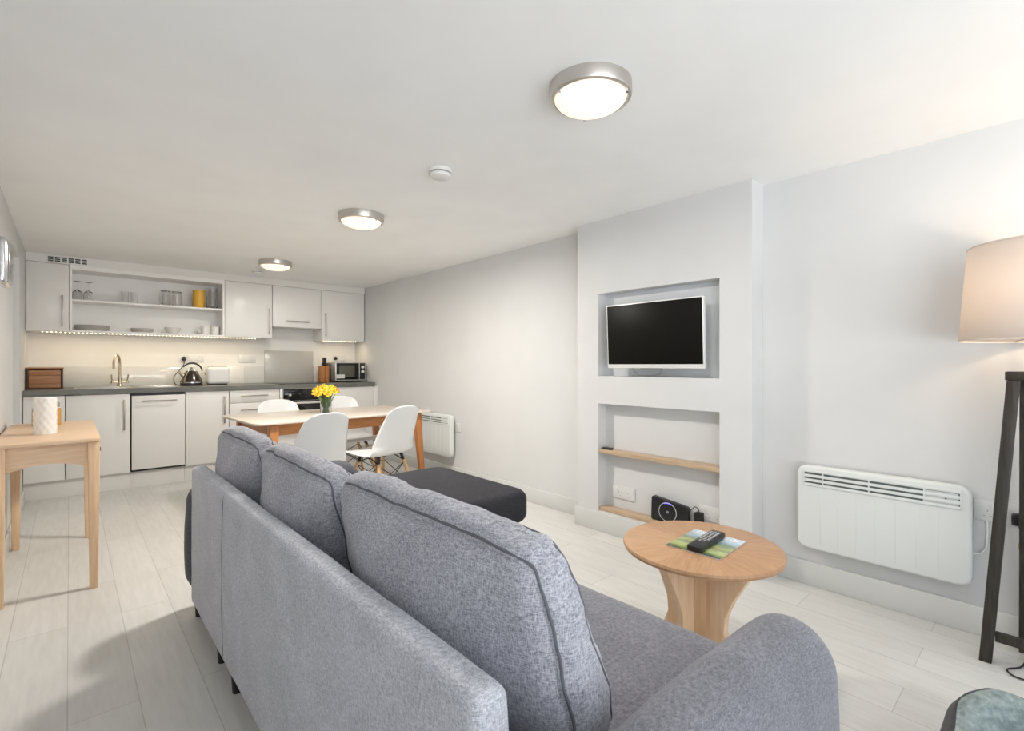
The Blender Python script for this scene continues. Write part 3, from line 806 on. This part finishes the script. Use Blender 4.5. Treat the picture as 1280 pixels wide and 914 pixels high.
def big_tumbler():
    t = thing('drinking_glass', '', 'glass')
    MB().lathe([(0, .001), (.034, .001), (.042, .03), (.042, .150), (.0395, .150), (.0395, .03), (.032, .008), (0, .008)], n=28).build('body', GLASS, t)
    MB().lathe([(.0390, .1505), (.0425, .1505), (.0425, .156), (.0390, .156)], n=28, close=True).build('rim', mat('smoky_rim', (.16, .15, .13), .2), t)
    return t
o = big_tumbler(); shelf_group(o, [(.735, 6.14), (.83, 6.15)], ['wide glass with dark rim, left of the larger pair on the upper shelf', 'wide glass with dark rim, right of the larger pair on the upper shelf'], GT)
yc = thing('storage_jar', 'yellow cylindrical canister on the upper shelf beside the jug', 'jar', (1.025, 6.14, GT))
MB().lathe([(0, 0.0005), (.053, .0005), (.055, .004), (.055, .165), (0, .165)], (1.025, 6.14, GT), 36).build('body', YELLOW, yc)
MB().lathe([(0, .1655), (.056, .1655), (.057, .170), (.057, .186), (.052, .190), (0, .190)], (1.025, 6.14, GT), 36).build('lid', YELLOW, yc)
jg = thing('glass_jug', 'tall clear glass jug at the right end of the upper shelf', 'jug', (1.15, 6.14, GT))
MB().lathe([(0, .001), (.05, .001), (.056, .02), (.058, .09), (.048, .16), (.045, .20), (.052, .225), (.049, .225), (.042, .20), (.045, .16), (.054, .09), (.052, .02), (0, .010)], (1.15, 6.14, GT), 32).build('body', GLASS, jg)
MB().tube([(1.15 + .050, 6.12, GT + .19), (1.15 + .070, 6.11, GT + .185), (1.15 + .074, 6.105, GT + .13), (1.15 + .070, 6.11, GT + .08), (1.15 + .056, 6.12, GT + .075)], .0055, 8).build('handle', GLASS, jg)
PL = [(0, 0), (.55, 0), (.60, .05), (.98, .16), (1.0, .18), (.97, .19), (.60, .085), (.55, .06), (0, .06)]
def stack(name, cat, R, h, x, y, n, dz, labels, group):
    o = MB().lathe([(r * R, z * h) for r, z in PL], n=40).build(name, CERAM); tag(o, labels[0], cat, group)
    for i in range(n):
        c = o if i == 0 else dup(o)
        c.location = (x, y, GB + .0005 + i * dz); c['label'] = labels[i]
stack('dinner_plate', 'plate', .132, .09, .163, 6.16, 6, .0075, ['large white plate, %s of the big stack on the lower shelf' % s for s in ('bottommost', 'second from bottom', 'third from bottom', 'third from top', 'second from top', 'topmost')], 'stacked dinner plates')
stack('side_plate', 'plate', .095, .08, .540, 6.15, 5, .007, ['small white plate, %s of the middle stack on the lower shelf' % s for s in ('bottommost', 'second from bottom', 'in the middle', 'second from top', 'topmost')], 'stacked side plates')
def bowls():
    o = MB().lathe([(0, 0), (.035, 0), (.037, .006), (.058, .022), (.070, .046), (.072, .050), (.069, .050), (.056, .026), (.034, .010), (0, .008)], n=36).build('bowl', CERAM)
    tag(o, '', 'bowl', 'stacked bowls')
    for i, w in enumerate(('lower', 'upper')):
        c = o if i == 0 else dup(o)
        c.location = (.795, 6.14, GB + .0005 + i * .014); c['label'] = 'white bowl, %s one of the nested pair on the lower shelf' % w
bowls()
def mug(label):
    t = thing('mug', label, 'mug')
    MB().lathe([(0, .001), (.034, .001), (.041, .010), (.043, .095), (.040, .095), (.038, .012), (0, .008)], n=32).build('body', CERAM, t)
    MB().tube([(-.040, 0, .078), (-.060, 0, .074), (-.066, 0, .05), (-.058, 0, .026), (-.039, 0, .022)], .0055, 8).build('handle', CERAM, t)
    return t
o = mug(''); shelf_group(o, [(1.085, 6.14), (1.178, 6.15)], ['white mug, left of the pair on the lower shelf', 'white mug, right of the pair by the shelf end'], GB + .0003)

# ------------------------------------------------------------------ things on the worktop
WZ = WT + .0004
bb = thing('bread_bin', 'wooden bread bin at the left end of the worktop', 'bread bin', (-.16, 6.06, WZ))
MB().box(-.278, 5.952, WZ, -.262, 6.17, WZ + .178, .003).box(-.058, 5.952, WZ, -.042, 6.17, WZ + .178, .003).box(-.262, 6.15, WZ, -.058, 6.17, WZ + .178).box(-.262, 5.955, WZ, -.058, 6.15, WZ + .012).build('frame', mat('dark_bin_frame', (.07, .03, .014), .5), bb)
b = MB().box(-.2615, 5.95, WZ + .013, -.0585, 5.966, WZ + .045, .003).box(-.2615, 5.948, WZ + .046, -.0585, 5.966, WZ + .118, .003).box(-.2615, 5.95, WZ + .119, -.0585, 5.966, WZ + .168, .003)
b.build('front', BIN, bb)
MB().box(-.282, 5.944, WZ + .1785, -.038, 6.176, WZ + .192, .003).build('lid', BIN, bb)
kx, ky = .938, 6.0
kt = thing('kettle', 'black and steel pyramid kettle with arched handle on the worktop', 'kettle', (kx, ky, WZ))
MB().lathe([(0, 0), (.098, 0), (.100, .006), (.098, .024), (0, .024)], (kx, ky, WZ), 40).build('power_base', BLACK, kt)
MB().lathe([(0, .0245), (.098, .0245), (.101, .030), (.101, .042), (.098, .046), (.080, .085), (.056, .140), (.048, .150), (0, .152)], (kx, ky, WZ), 40).build('body', mat('dark_polished_steel', (.11, .10, .085), .18, 1), kt)
MB().lathe([(.1005, .0285), (.104, .0295), (.104, .0375), (.1005, .0385)], (kx, ky, WZ), 40, None, True).build('trim_ring', CHROME, kt)
MB().lathe([(0, .152), (.046, .152), (.040, .160), (.010, .166), (.009, .176), (.014, .182), (.009, .190), (0, .191)], (kx, ky, WZ), 28).build('lid', CHROME, kt)
b = MB(); ps = []
for i in range(15):
    a = rad(150 - 148 * i / 14); ps.append((kx + .005 + .088 * cos(a), ky, WZ + .150 + .082 * sin(a)))
b.tube(ps, [.006 + .003 * sin(pi * i / 14) for i in range(15)], 10); b.build('handle', BLACK, kt)
MB().tube([(kx - .068, ky, WZ + .100), (kx - .090, ky, WZ + .122), (kx - .112, ky, WZ + .142)], [.024, .016, .010], 12).build('spout', mat('pale_spout_steel', (.62, .55, .45), .25, 1), kt)
def socket(name, label, T, w=.146, twin=True, m=SOCKW, plug_holes=True):
    # faces local -y; T places it
    s = thing(name, label, 'socket'); 
    MB().box(-w / 2, -.008, -.043, w / 2, 0, .043, .003, T=None).build('plate', m, s)
    for sx in ((-1, 1) if twin else (0,)):
        x0 = sx * .036
        MB().box(x0 + (.012 if twin else .012) * (sx if sx else 1) - .006, -.0105, .010, x0 + .012 * (sx if sx else 1) + .006, -.008, .032, .001).build('switch', GREYP if False else m, s)
        h = MB()
        for (px, pz, hh) in ((0, 0.0, .008), (-.011, -.022, .004), (.011, -.022, .004)):
            h.box(x0 + px - (.002 if hh == .008 else .0035), -.0085, pz - hh / 2, x0 + px + (.002 if hh == .008 else .0035), -.0075, pz + hh / 2)
        h.build('pin_holes', GREYP, s)
    s.matrix_world = T
    return s
Tk = lambda x, z: Matrix.Translation((x, YK - .0005, z))
Tr = lambda y, z, x=XR: Matrix.Translation((x - .0005, y, z)) @ Matrix.Rotation(rad(-90), 4, 'Z')
def place(s, T): s.location = T.to_translation(); s.rotation_euler = T.to_euler()
s = socket('wall_socket', 'white double socket above the kettle', Tk(1.01, 1.205), .18); place(s, Tk(1.01, 1.205))
for (x, z, lab) in ((1.535, 1.204, 'white double socket to the right of the toaster, left of hob panel'), (2.63, 1.215, 'white double socket above the microwave')):
    c = dup(s, label=lab); place(c, Tk(x, z))
for (y, z, X_, lab) in ((1.975, .268, CBK, 'white double socket at the left side of the lower niche'), (1.35, .262, CBK, 'white socket partly hidden by the round table, right end of lower niche')):
    c = dup(s, label=lab); place(c, Tr(y, z, X_))
# plugs
b = MB().soft((.915, YK - .028, 1.20), (.019, .017, .022), .010, n=8); b.build('plug', BLACK, kt)
MB().tube([catmull([(.915, YK - .035, 1.178), (.912, YK - .045, 1.14), (.872, YK - .08, 1.08), (.815, YK - .16, 1.02), (.795, YK - .25, .965), (.81, 6.02, .932), (.862, 6.0, .927)], i / 30) for i in range(31)], .0042, 8).build('cord', BLACK, kt)
tr = thing('toaster', 'white two-slot toaster on the worktop next to the kettle', 'toaster', (1.185, 6.08, WZ))
MB().soft((1.185, 6.08, WZ + .100), (.105, .075, .088), .025, (.0, .004, .004), 14).build('body', WHITEP, tr)
MB().box(1.10, 6.02, WZ, 1.27, 6.14, WZ + .013, .002).build('base', BLACK, tr)
MB().box(1.10, 6.05, WZ + .1862, 1.27, 6.066, WZ + .1935).box(1.10, 6.092, WZ + .1862, 1.27, 6.108, WZ + .1935).build('slots', DARK, tr)
MB().box(1.068, 6.07, WZ + .11, 1.081, 6.09, WZ + .125, .002).build('lever', GREYP, tr)
MB().box(1.292, 6.27, WZ, 1.34, 6.30, WZ + .19, .004).bm.free()
cbm = MB().box(1.32, 6.285, WZ, 1.50, 6.303, WZ + .205, .006)
tag(cbm.build('chopping_board', CERAM, loc=(1.4, 6.29, WZ)), 'white chopping board leaning on the upstand behind the toaster', 'chopping board')
kb = thing('knife_block', 'upright brown wooden knife block left of the microwave', 'knife block', (2.325, 6.05, WZ))
MB().box(2.272, 6.0, WZ, 2.318, 6.10, WZ + .200, .003).box(2.322, 6.0, WZ, 2.372, 6.10, WZ + .205, .003).build('block', KNB, kb)
MB().box(2.3185, 6.004, WZ, 2.3215, 6.096, WZ + .19).build('slot', DARK, kb)
MB().box(2.305, 6.03, WZ + .206, 2.352, 6.054, WZ + .305, .005).build('knife_handle', BLACK, kb)
tag(MB().box(2.382, 6.11, WZ, 2.400, 6.28, WZ + .235, .003).box(2.4005, 6.14, WZ, 2.412, 6.28, WZ + .235, .003).build('tray', mat('dark_brown_tray', (.05, .03, .02), .4), loc=(2.39, 6.2, WZ)), 'dark brown tray standing on edge between knife block and microwave', 'tray')
mw = thing('microwave', 'silver and black microwave at the right end of the worktop', 'microwave', (2.62, 6.08, WZ))
MX0, MX1, MY, MZ0, MZ1 = 2.42, 2.812, 5.93, WZ + .014, WZ + .245
MB().box(MX0, MY + .018, MZ0, MX1, 6.26, MZ1, .006, 3).build('body', mat('silver_case', (.55, .55, .53), .3, .7), mw)
b = MB().box(MX0, MY, MZ0, MX0 + .305, MY + .0175, MZ1, .004).box(MX0 + .306, MY, MZ0, MX1, MY + .0175, MZ1, .004)
b.build('front_frame', mat('silver_front', (.60, .60, .58), .3, .6), mw)
dr = MB().box(MX0 + .014, MY - .004, MZ0 + .018, MX0 + .302, MY + .0005, MZ1 - .010, .002).build('door', BLACKGLASS, mw)
MB().box(MX0 + .046, MY - .0055, MZ0 + .045, MX0 + .245, MY - .0035, MZ1 - .035, .0005).build('window', mat('smoked_window', (.10, .10, .07), .15), dr)
MB().box(MX0 + .312, MY - .004, MZ0 + .018, MX1 - .010, MY + .0005, MZ1 - .010, .002).build('control_panel', BLACK, mw)
for z in (MZ1 - .058, MZ1 - .118): MB().cyl((MX0 + .350, MY - .022, z), (MX0 + .350, MY - .004, z), .016, .021, 24, bev=.002).build('knob', WHITEP, mw)
st = MB().box(MX0 + .012, MY - .0065, MZ0 + .034, MX0 + .115, MY - .0048, MZ0 + .080).build('sticker', mat('white_paper', (.8, .8, .77), .6), mw)
b = MB()
for i in range(3): b.box(MX0 + .022, MY - .0069, MZ0 + .046 + i * .010, MX0 + .105 - .01 * i, MY - .0064, MZ0 + .049 + i * .010)
b.build('print', GREYP, st)
for x in (MX0 + .04, MX1 - .04):
    for y in (MY + .05, 6.22): MB().cyl((x, y, WZ), (x, y, MZ0 + .002), .014, n=14).build('foot', BLACK, mw)
tag(MB().cyl((2.573, YK - .040, 1.218), (2.573, YK - .010, 1.218), .019, .024, 20, bev=.004).build('plug', BLACK, loc=(2.573, YK - .01, 1.218)), 'round black plug in the socket above the microwave', 'plug')

# ------------------------------------------------------------------ television
TVX = 2.665
tvT = Matrix.Translation((TVX, 1.685, 1.318)) @ Matrix.Rotation(rad(-2.5), 4, 'Y') @ Matrix.Rotation(rad(.6), 4, 'Z')
tv = thing('television', 'flat black television with thin silver frame hung in the upper niche', 'television', (CBK, 1.685, 1.318))
MB().box(0, -.334, -.207, .030, .334, .207, .004, T=tvT).build('housing', mat('white_tv_frame', (.80, .80, .78), .35, .1), tv)
MB().box(-.0015, -.327, -.181, .002, .327, .200, .0005, T=tvT).build('screen', SCREEN, tv)
MB().box(.006, -.06, -.214, .016, .09, -.2075, .001, T=tvT).build('sensor_bar', BLACK, tv)
MB().box(.031, -.2, -.15, .055, .2, .12, .006, T=tvT).build('rear_bulge', BLACK, tv)
MB().box(.0555, -.1, -.1, .095, .1, .08, .003, T=tvT).build('wall_bracket', BLACK, tv)
MB().tube([(2.70, 1.86, 1.12), (2.725, 1.86, 1.10), (2.735, 1.82, 1.065), (2.745, 1.74, 1.062), (2.74, 1.67, 1.075), (2.72, 1.64, 1.12)], .0025, 6).build('cable', GREYP, tv)
# router and its power supply
RTT = Matrix.Translation((2.755, 1.607, .1605)) @ Matrix.Rotation(rad(4), 4, 'Z')
ro = thing('router', 'black wedge-shaped router with a ring on the front in the lower niche', 'router', (2.755, 1.607, .1605), rad(4))
MB().slab(rpoly([(-.12, .004), (.125, .002), (.120, .152), (-.118, .118)], .018, 5), -.018, .016, .005, 3, RTT @ AXX).build('body', BLACK, ro)
rc = []
for i in range(48):
    a = 2 * pi * i / 48; rc.append(RTT @ Vector((-.0185, .012 + .057 * cos(a), .066 + .057 * sin(a))))
MB().tube(rc, .0016, 6, closed=True).build('ring', mat('silver_ring', (.75, .74, .78), .3, .4), ro)
b = MB()
for i in range(11):
    a = pi / 2 - .42 + .084 * i; a2 = a + .084
    b.tube([RTT @ Vector((-.0192, .012 + .054 * cos(a), .066 + .054 * sin(a))), RTT @ Vector((-.0192, .012 + .054 * cos(a2), .066 + .054 * sin(a2)))], .0022, 5)
b.build('status_light', emit('blue_status_light', (.12, .08, 1), 1.6), ro)
MB().cyl(RTT @ Vector((-.0215, .012, .066)), RTT @ Vector((-.018, .012, .066)), .007, .008, 16).build('badge', mat('grey_badge', (.4, .4, .4), .3, .5), ro)
pa = thing('power_adapter', 'black power adapter on the niche sill beside the router', 'power adapter', (2.762, 1.43, .1605))
MB().box(2.745, 1.405, .1605, 2.783, 1.452, .262, .006).build('body', BLACK, pa)
MB().tube([(2.762, 1.428, .262), (2.760, 1.43, .285), (2.758, 1.45, .292), (2.757, 1.475, .268), (2.757, 1.488, .245)], .0028, 6).build('cable', BLACK, pa)
tag(MB().soft((2.735, 2.07, .5565 + .006), (.018, .035, .006), .004, n=6).build('key_fob', BLACK, loc=(2.735, 2.07, .5565)), 'small dark flat item at the left end of the niche shelf', 'small item')

# ------------------------------------------------------------------ panel heaters
def heater(label, y0, y1, z0, z1):
    cy = (y0 + y1) / 2
    h = thing('panel_heater', label, 'heater', (XR, cy, z0))
    X0 = 2.772
    pl = rpoly([(y0, z0), (y1, z0), (y1, z1), (y0, z1)], .05, 8)
    MB().slab(pl, X0, XR - .022, .010, 4, AXX, rb=.012).build('body', HEATW, h)
    MB().box(XR - .0215, y0 + .06, z0 + .05, XR - .0005, y1 - .06, z1 - .06).build('wall_bracket', GREYP, h)
    gy0, gy1 = y0 + .035, y1 - .035
    g = MB(); zt = z1 - .022
    for k in range(3): g.box(X0 - .0008, gy0, zt - .020 - k * .022, X0 + .004, gy1, zt - .011 - k * .022)
    g.build('louvre_slots', HEATS, h)
    f = MB().box(X0 - .004, gy0 - .004, zt - .010, X0 + .002, gy1 + .004, zt, .0015)
    for k in range(3): f.box(X0 - .005, gy0, zt - .0335 - k * .022, X0 + .002, gy1, zt - .0205 - k * .022, .0015)
    for yy in (gy0 - .002, gy0 + (gy1 - gy0) * .20, gy0 + (gy1 - gy0) * .54, gy0 + (gy1 - gy0) * .86, gy1 + .002):
        f.box(X0 - .0052, yy - .0025, zt - .074, X0 + .002, yy + .0025, zt, .001)
    f.build('louvre_slats', HEATW, h)
    cp = MB().box(X0 - .003, gy0 + .005, zt - .064, X0 + .0, gy0 + (gy1 - gy0) * .20, zt - .012, .001).build('control_panel', mat('pale_grey_panel', (.55, .58, .57), .4), h)
    MB().cyl((X0 - .006, gy0 + .045, zt - .038), (X0 - .003, gy0 + .045, zt - .038), .003, n=10).build('indicator', BLACK, cp)
    rb_ = MB(); ny = 8
    for i in range(1, ny): 
        yy = y0 + .03 + (y1 - y0 - .06) * i / ny
        rb_.box(X0 - .0012, yy - .0025, z0 + .03, X0 + .002, yy + .0025, zt - .09, .001)
    rb_.build('front_ribs', HEATW, h)
    return h
h1 = heater('white panel heater with louvred top, nearer one beside the floor lamp', .248, .905, .207, .625)
h2 = dup(h1, label='white panel heater on the right wall behind the dining table end'); h2.location = (XR, 4.32, .218)
MB().tube([(XR - .03, .252, .34), (XR - .012, .225, .345), (XR - .010, .21, .37), (XR - .010, .205, .44), (XR - .010, .207, .485)], .003, 6).build('cord', WHITEP, h1)
s1 = socket('fused_spur', 'white switched spur with small neon beside the nearer heater', Tr(.205, .527), .086, False); place(s1, Tr(.205, .527))
MB().box(-.030, -.0095, .008, -.010, -.0078, .034, .001).bm.free()
s2 = dup(s1, label='white single socket with black plug behind the floor lamp'); place(s2, Tr(.108, .527)); s2.name = 'wall_socket'
s3 = dup(s1, label='small white switch plate on the wall beside the far heater'); place(s3, Tr(3.955, .515)); s3.name = 'wall_switch'

# ------------------------------------------------------------------ floor lamp
lx, ly = 2.585, .03
lp = thing('floor_lamp', 'floor lamp with cream fabric shade on a dark wooden trestle frame', 'lamp', (lx, ly, 0))
def leg_bar(p0, p1, w, name='leg'):
    p0, p1 = Vector(p0), Vector(p1); d = p1 - p0
    b2 = bmesh.new(); bmesh.ops.create_cube(b2, size=1)
    for v in b2.verts:
        t = v.co.z + .5; c = p0 + d * t; v.co = Vector((c.x + v.co.x * w, c.y + v.co.y * w, c.z))
    bmesh.ops.bevel(b2, geom=b2.edges[:], offset=.003, segments=2, affect='EDGES', profile=.5)
    return MB()._merge(b2).build(name, DKWOOD, lp)
A0, A1 = (2.612, .195, 0), (2.585, .118, 1.075)
C0, C1 = (2.612, -.135, 0), (2.585, -.058, 1.075)
B0, B1 = (2.800, .095, .0), (2.672, .088, 1.075)
E0, E1 = (2.800, -.035, .0), (2.672, -.028, 1.075)
for a, b_ in ((A0, A1), (C0, C1), (B0, B1), (E0, E1)): leg_bar(a, b_, .036)
MB().box(2.567, -.080, 1.0755, 2.692, .140, 1.108, .003).build('top_rail', DKWOOD, lp)
MB().box(2.597, -.105, .088, 2.624, .168, .122, .003).build('cross_rail', DKWOOD, lp)
MB().cyl((2.595, ly, 1.108), (2.595, ly, 1.235), .012, n=16).cyl((2.595, ly, 1.19), (2.595, ly, 1.27), .02, .018, 20).build('lamp_holder', mat('dark_bronze', (.12, .09, .06), .35, .8), lp)
LXs, LYs = 2.585, .029
SHADE = mat('cream_fabric_shade', (.84, .79, .74), .9)
n_, l_, b_ = nt(SHADE)
tl = n_.new('ShaderNodeBsdfTranslucent'); tl.inputs['Color'].default_value = (.86, .76, .66, 1)
mx = n_.new('ShaderNodeMixShader'); mx.inputs[0].default_value = .38
out = n_['Material Output']; l_.new(b_.outputs[0], mx.inputs[1]); l_.new(tl.outputs[0], mx.inputs[2]); l_.new(mx.outputs[0], out.inputs['Surface'])
fz = noise_tex(SHADE, coords(SHADE, (60, 60, 2)), 5, 3); bump(SHADE, fz, .25, .001)
MB().lathe([(.2395, 1.222), (.2150, 1.568)], (LXs, LYs, 0), 72).build('lamp_shade', SHADE, lp, thick=.0012)
STRIM = mat('beige_trim', (.62, .54, .48), .9)
b = MB().lathe([(.2375, 1.2215), (.2412, 1.2215), (.2408, 1.2265), (.2378, 1.2265)] , (LXs, LYs, 0), 72, None, True).build('shade_trim', STRIM, lp)
b = MB().lathe([(.2132, 1.5635), (.2168, 1.5635), (.2165, 1.5685), (.2130, 1.5685)], (LXs, LYs, 0), 72, None, True)
b.build('shade_trim', STRIM, lp)
b = MB()
for k in range(3):
    a = 2 * pi * k / 3 + .4; b.tube([(LXs + .02 * cos(a), LYs + .02 * sin(a), 1.25), (LXs + .2375 * cos(a), LYs + .2375 * sin(a), 1.226)], .002, 6)
b.build('shade_spider', STEEL, lp)
MB().lathe([(0, 1.27), (.012, 1.272), (.014, 1.29), (.028, 1.33), (.03, 1.35), (.02, 1.372), (0, 1.378)], (LXs + .01, LYs, 0), 20).build('bulb', emit('warm_bulb', (1, .72, .42), 14), lp)
MB().soft((XR - .030, .115, .515), (.020, .020, .024), .009, n=8).build('plug', BLACK, lp)
cp = [(XR - .035, .112, .49), (XR - .04, .105, .42), (XR - .045, .098, .33), (XR - .05, .10, .22), (XR - .055, .108, .12), (XR - .06, .10, .03), (XR - .10, .09, .006), (XR - .20, .10, .005), (XR - .26, .135, .005), (XR - .30, .11, .005), (XR - .28, .05, .005), (XR - .2, .03, .005), (XR - .12, .0, .005), (XR - .1, -.06, .005)]
cps = [catmull(cp, i / 60) for i in range(61)]
MB().tube(cps, .003, 6).build('cord', BLACK, lp)
MB().box(XR - .053, .085, .405, XR - .043, .115, .425, .001).build('cord_tag', mat('tan_tag', (.55, .32, .2), .7), lp)

# ------------------------------------------------------------------ pet bed at the lower right
pb = thing('pet_bed', 'grey plush pet bed with dark cover on the floor near the lamp', 'pet bed', (1.65, -.075, 0))
def sup(a, hx, hy, e=.55):
    c, s_ = cos(a), sin(a)
    return (hx * math.copysign(abs(c) ** e, c), hy * math.copysign(abs(s_) ** e, s_))
def ring(prof, hx, hy, nn=72, amp=.0, seed=0):
    def f(u, v):
        a = 2 * pi * u; k = v * (len(prof) - 1); i = min(int(k), len(prof) - 2); t = k - i
        o_ = prof[i][0] * (1 - t) + prof[i + 1][0] * t; z = prof[i][1] * (1 - t) + prof[i + 1][1] * t
        x, y = sup(a, hx + o_, hy + o_)
        w = noise.noise(Vector((cos(a) * 3 + seed, sin(a) * 3, z * 8))) * amp
        return Vector((1.65 + x + w, -.075 + y + w, max(.001, z * (1.01 + .18 * sin(2 * a)) + w * .5)))
    return f
MB().grid(ring([(-.03, .002), (.0, .01), (.012, .05), (.010, .12), (.0, .17), (-.02, .196), (-.034, .200)], .32, .29, amp=.006), 90, 18).build('outer_cover', BEDOUT, pb, angle=80)
MB().grid(ring([(-.0305, .1995), (-.05, .207), (-.075, .200), (-.10, .16), (-.11, .10), (-.12, .05), (-.15, .035), (-.315, .04)], .32, .29, amp=.012, seed=5), 90, 28).build('plush_lining', PLUSH, pb, angle=80)

# ------------------------------------------------------------------ ceiling fittings
def ceil_light(label, x, y):
    t = thing('ceiling_light', label, 'ceiling light', (x, y, H), 0)
    MB().lathe([(.127, -.046), (.132, -.048), (.142, -.045), (.145, -.039), (.145, -.0005), (.127, -.0005)], (x, y, H), 64, None, True).build('rim', NICKEL, t)
    pr = [(0, -.086)]
    for i in range(1, 11):
        a = pi / 2 * i / 10; pr.append((.1265 * sin(a), -.041 - .045 * cos(a)))
    pr += [(.1265, -.036), (0, -.036)]
    MB().lathe(pr, (x, y, H), 64).build('diffuser', DIFF, t)
    for k in range(3):
        a = rad(48 + 120 * k)
        MB().cyl((x + .133 * cos(a), y + .133 * sin(a), H - .057), (x + .133 * cos(a), y + .133 * sin(a), H - .046), .005, .0045, 12).build('clip_screw', CHROME, t)
    return t
DIFF = emit('glowing_frosted_glass', (1, .85, .66), .78)
cl0 = ceil_light('round nickel ceiling light nearest the television wall, largest in view', 1.378, 1.119)
for y, x, lab in ((3.091, 1.436, 'round nickel ceiling light in the middle of the row'), (5.027, 1.47, 'round nickel ceiling light furthest, above the dining table end')):
    c = dup(cl0, label=lab); c.location = (x, y, H)
def alarm(label, x, y):
    t = thing('smoke_alarm', label, 'smoke alarm', (x, y, H))
    MB().lathe([(0, -.018), (.058, -.018), (.058, -.0005), (0, -.0005)], (x, y, H), 40).build('base', WHITEP, t)
    MB().lathe([(0, -.044), (.040, -.044), (.052, -.038), (.054, -.0255), (0, -.0255)], (x, y, H), 40).build('cover', WHITEP, t)
    MB().lathe([(0, -.0254), (.046, -.0254), (.046, -.0182), (0, -.0182)], (x, y, H), 40).build('vent_band', mat('grey_vent_mesh', (.4, .4, .38), .7), t)
    return t
a0 = alarm('white round smoke alarm between the two nearer ceiling lights', 1.398, 2.104)
c = dup(a0, label='white round smoke alarm close to the kitchen cabinets'); c.location = (1.46, 5.60, H)

# ------------------------------------------------------------------ light
w = bpy.data.worlds.new('World'); SC.world = w; w.use_nodes = True
bg = w.node_tree.nodes['Background']; 
n_, l_ = w.node_tree.nodes, w.node_tree.links
tc = n_.new('ShaderNodeTexCoord'); sx_ = n_.new('ShaderNodeSeparateXYZ'); l_.new(tc.outputs['Generated'], sx_.inputs[0])
rp = n_.new('ShaderNodeValToRGB'); l_.new(sx_.outputs['Z'], rp.inputs['Fac'])
rp.color_ramp.elements[0].position = 0.0; rp.color_ramp.elements[0].color = (1.30, 1.35, 1.40, 1)   # glow added below the horizon to brighten the ceiling
rp.color_ramp.elements[1].position = .04; rp.color_ramp.elements[1].color = (.30, .33, .37, 1)  # pale overcast sky above it
l_.new(rp.outputs['Color'], bg.inputs['Color']); bg.inputs['Strength'].default_value = 4.6
def light(name, kind, loc, energy, col, **kw):
    L_ = bpy.data.lights.new(name, kind); L_.energy = energy; L_.color = col
    o = bpy.data.objects.new(name, L_); COL.objects.link(o); o.location = loc
    for k, v in kw.items(): setattr(L_, k, v)
    return o
po = light('window_portal', 'AREA', ((W0 + W1) / 2, YB - .02, WH / 2), 1, (1, 1, 1), shape='RECTANGLE', size=W1 - W0, size_y=WH)
po.rotation_euler = (rad(90), 0, 0)
po.data.cycles.is_portal = True
po = light('side_portal', 'AREA', (XL - .02, (LW0 + LW1) / 2, LWH / 2), 1, (1, 1, 1), shape='RECTANGLE', size=LWH, size_y=LW1 - LW0)
po.rotation_euler = (0, rad(-90), 0)
po.data.cycles.is_portal = True
light('lamp_bulb_glow', 'POINT', (LXs, LYs, 1.40), 3.6, (1, .76, .53), shadow_soft_size=.035)
for x, y in ((1.378, 1.119), (1.436, 3.091), (1.47, 5.027)):
    light('ceiling_light_glow', 'AREA', (x, y, H - .094), {1.119: 9, 3.091: 37, 5.027: 9}[y], (1, .94, .86), shape='DISK', size=.22)

# ------------------------------------------------------------------ camera and view
cam = bpy.data.cameras.new('Camera'); co = bpy.data.objects.new('Camera', cam); COL.objects.link(co)
co.location = (0, 0, 1.1328); co.rotation_euler = (rad(90), 0, rad(-41.902))
cam.sensor_width = 36; cam.lens = 616.48 / 1280 * 36; cam.shift_y = -.0006; cam.clip_start = .02
SC.camera = co
SC.view_settings.view_transform = 'Standard'; SC.view_settings.look = 'None'
SC.view_settings.gamma = 1; SC.view_settings.use_curve_mapping = False
SC.view_settings.exposure = 0.2
SC.cycles.max_bounces = 10; SC.cycles.diffuse_bounces = 6; SC.cycles.glossy_bounces = 4; SC.cycles.transmission_bounces = 8
SC.cycles.sample_clamp_indirect = 4
SC.cycles.use_denoising = True
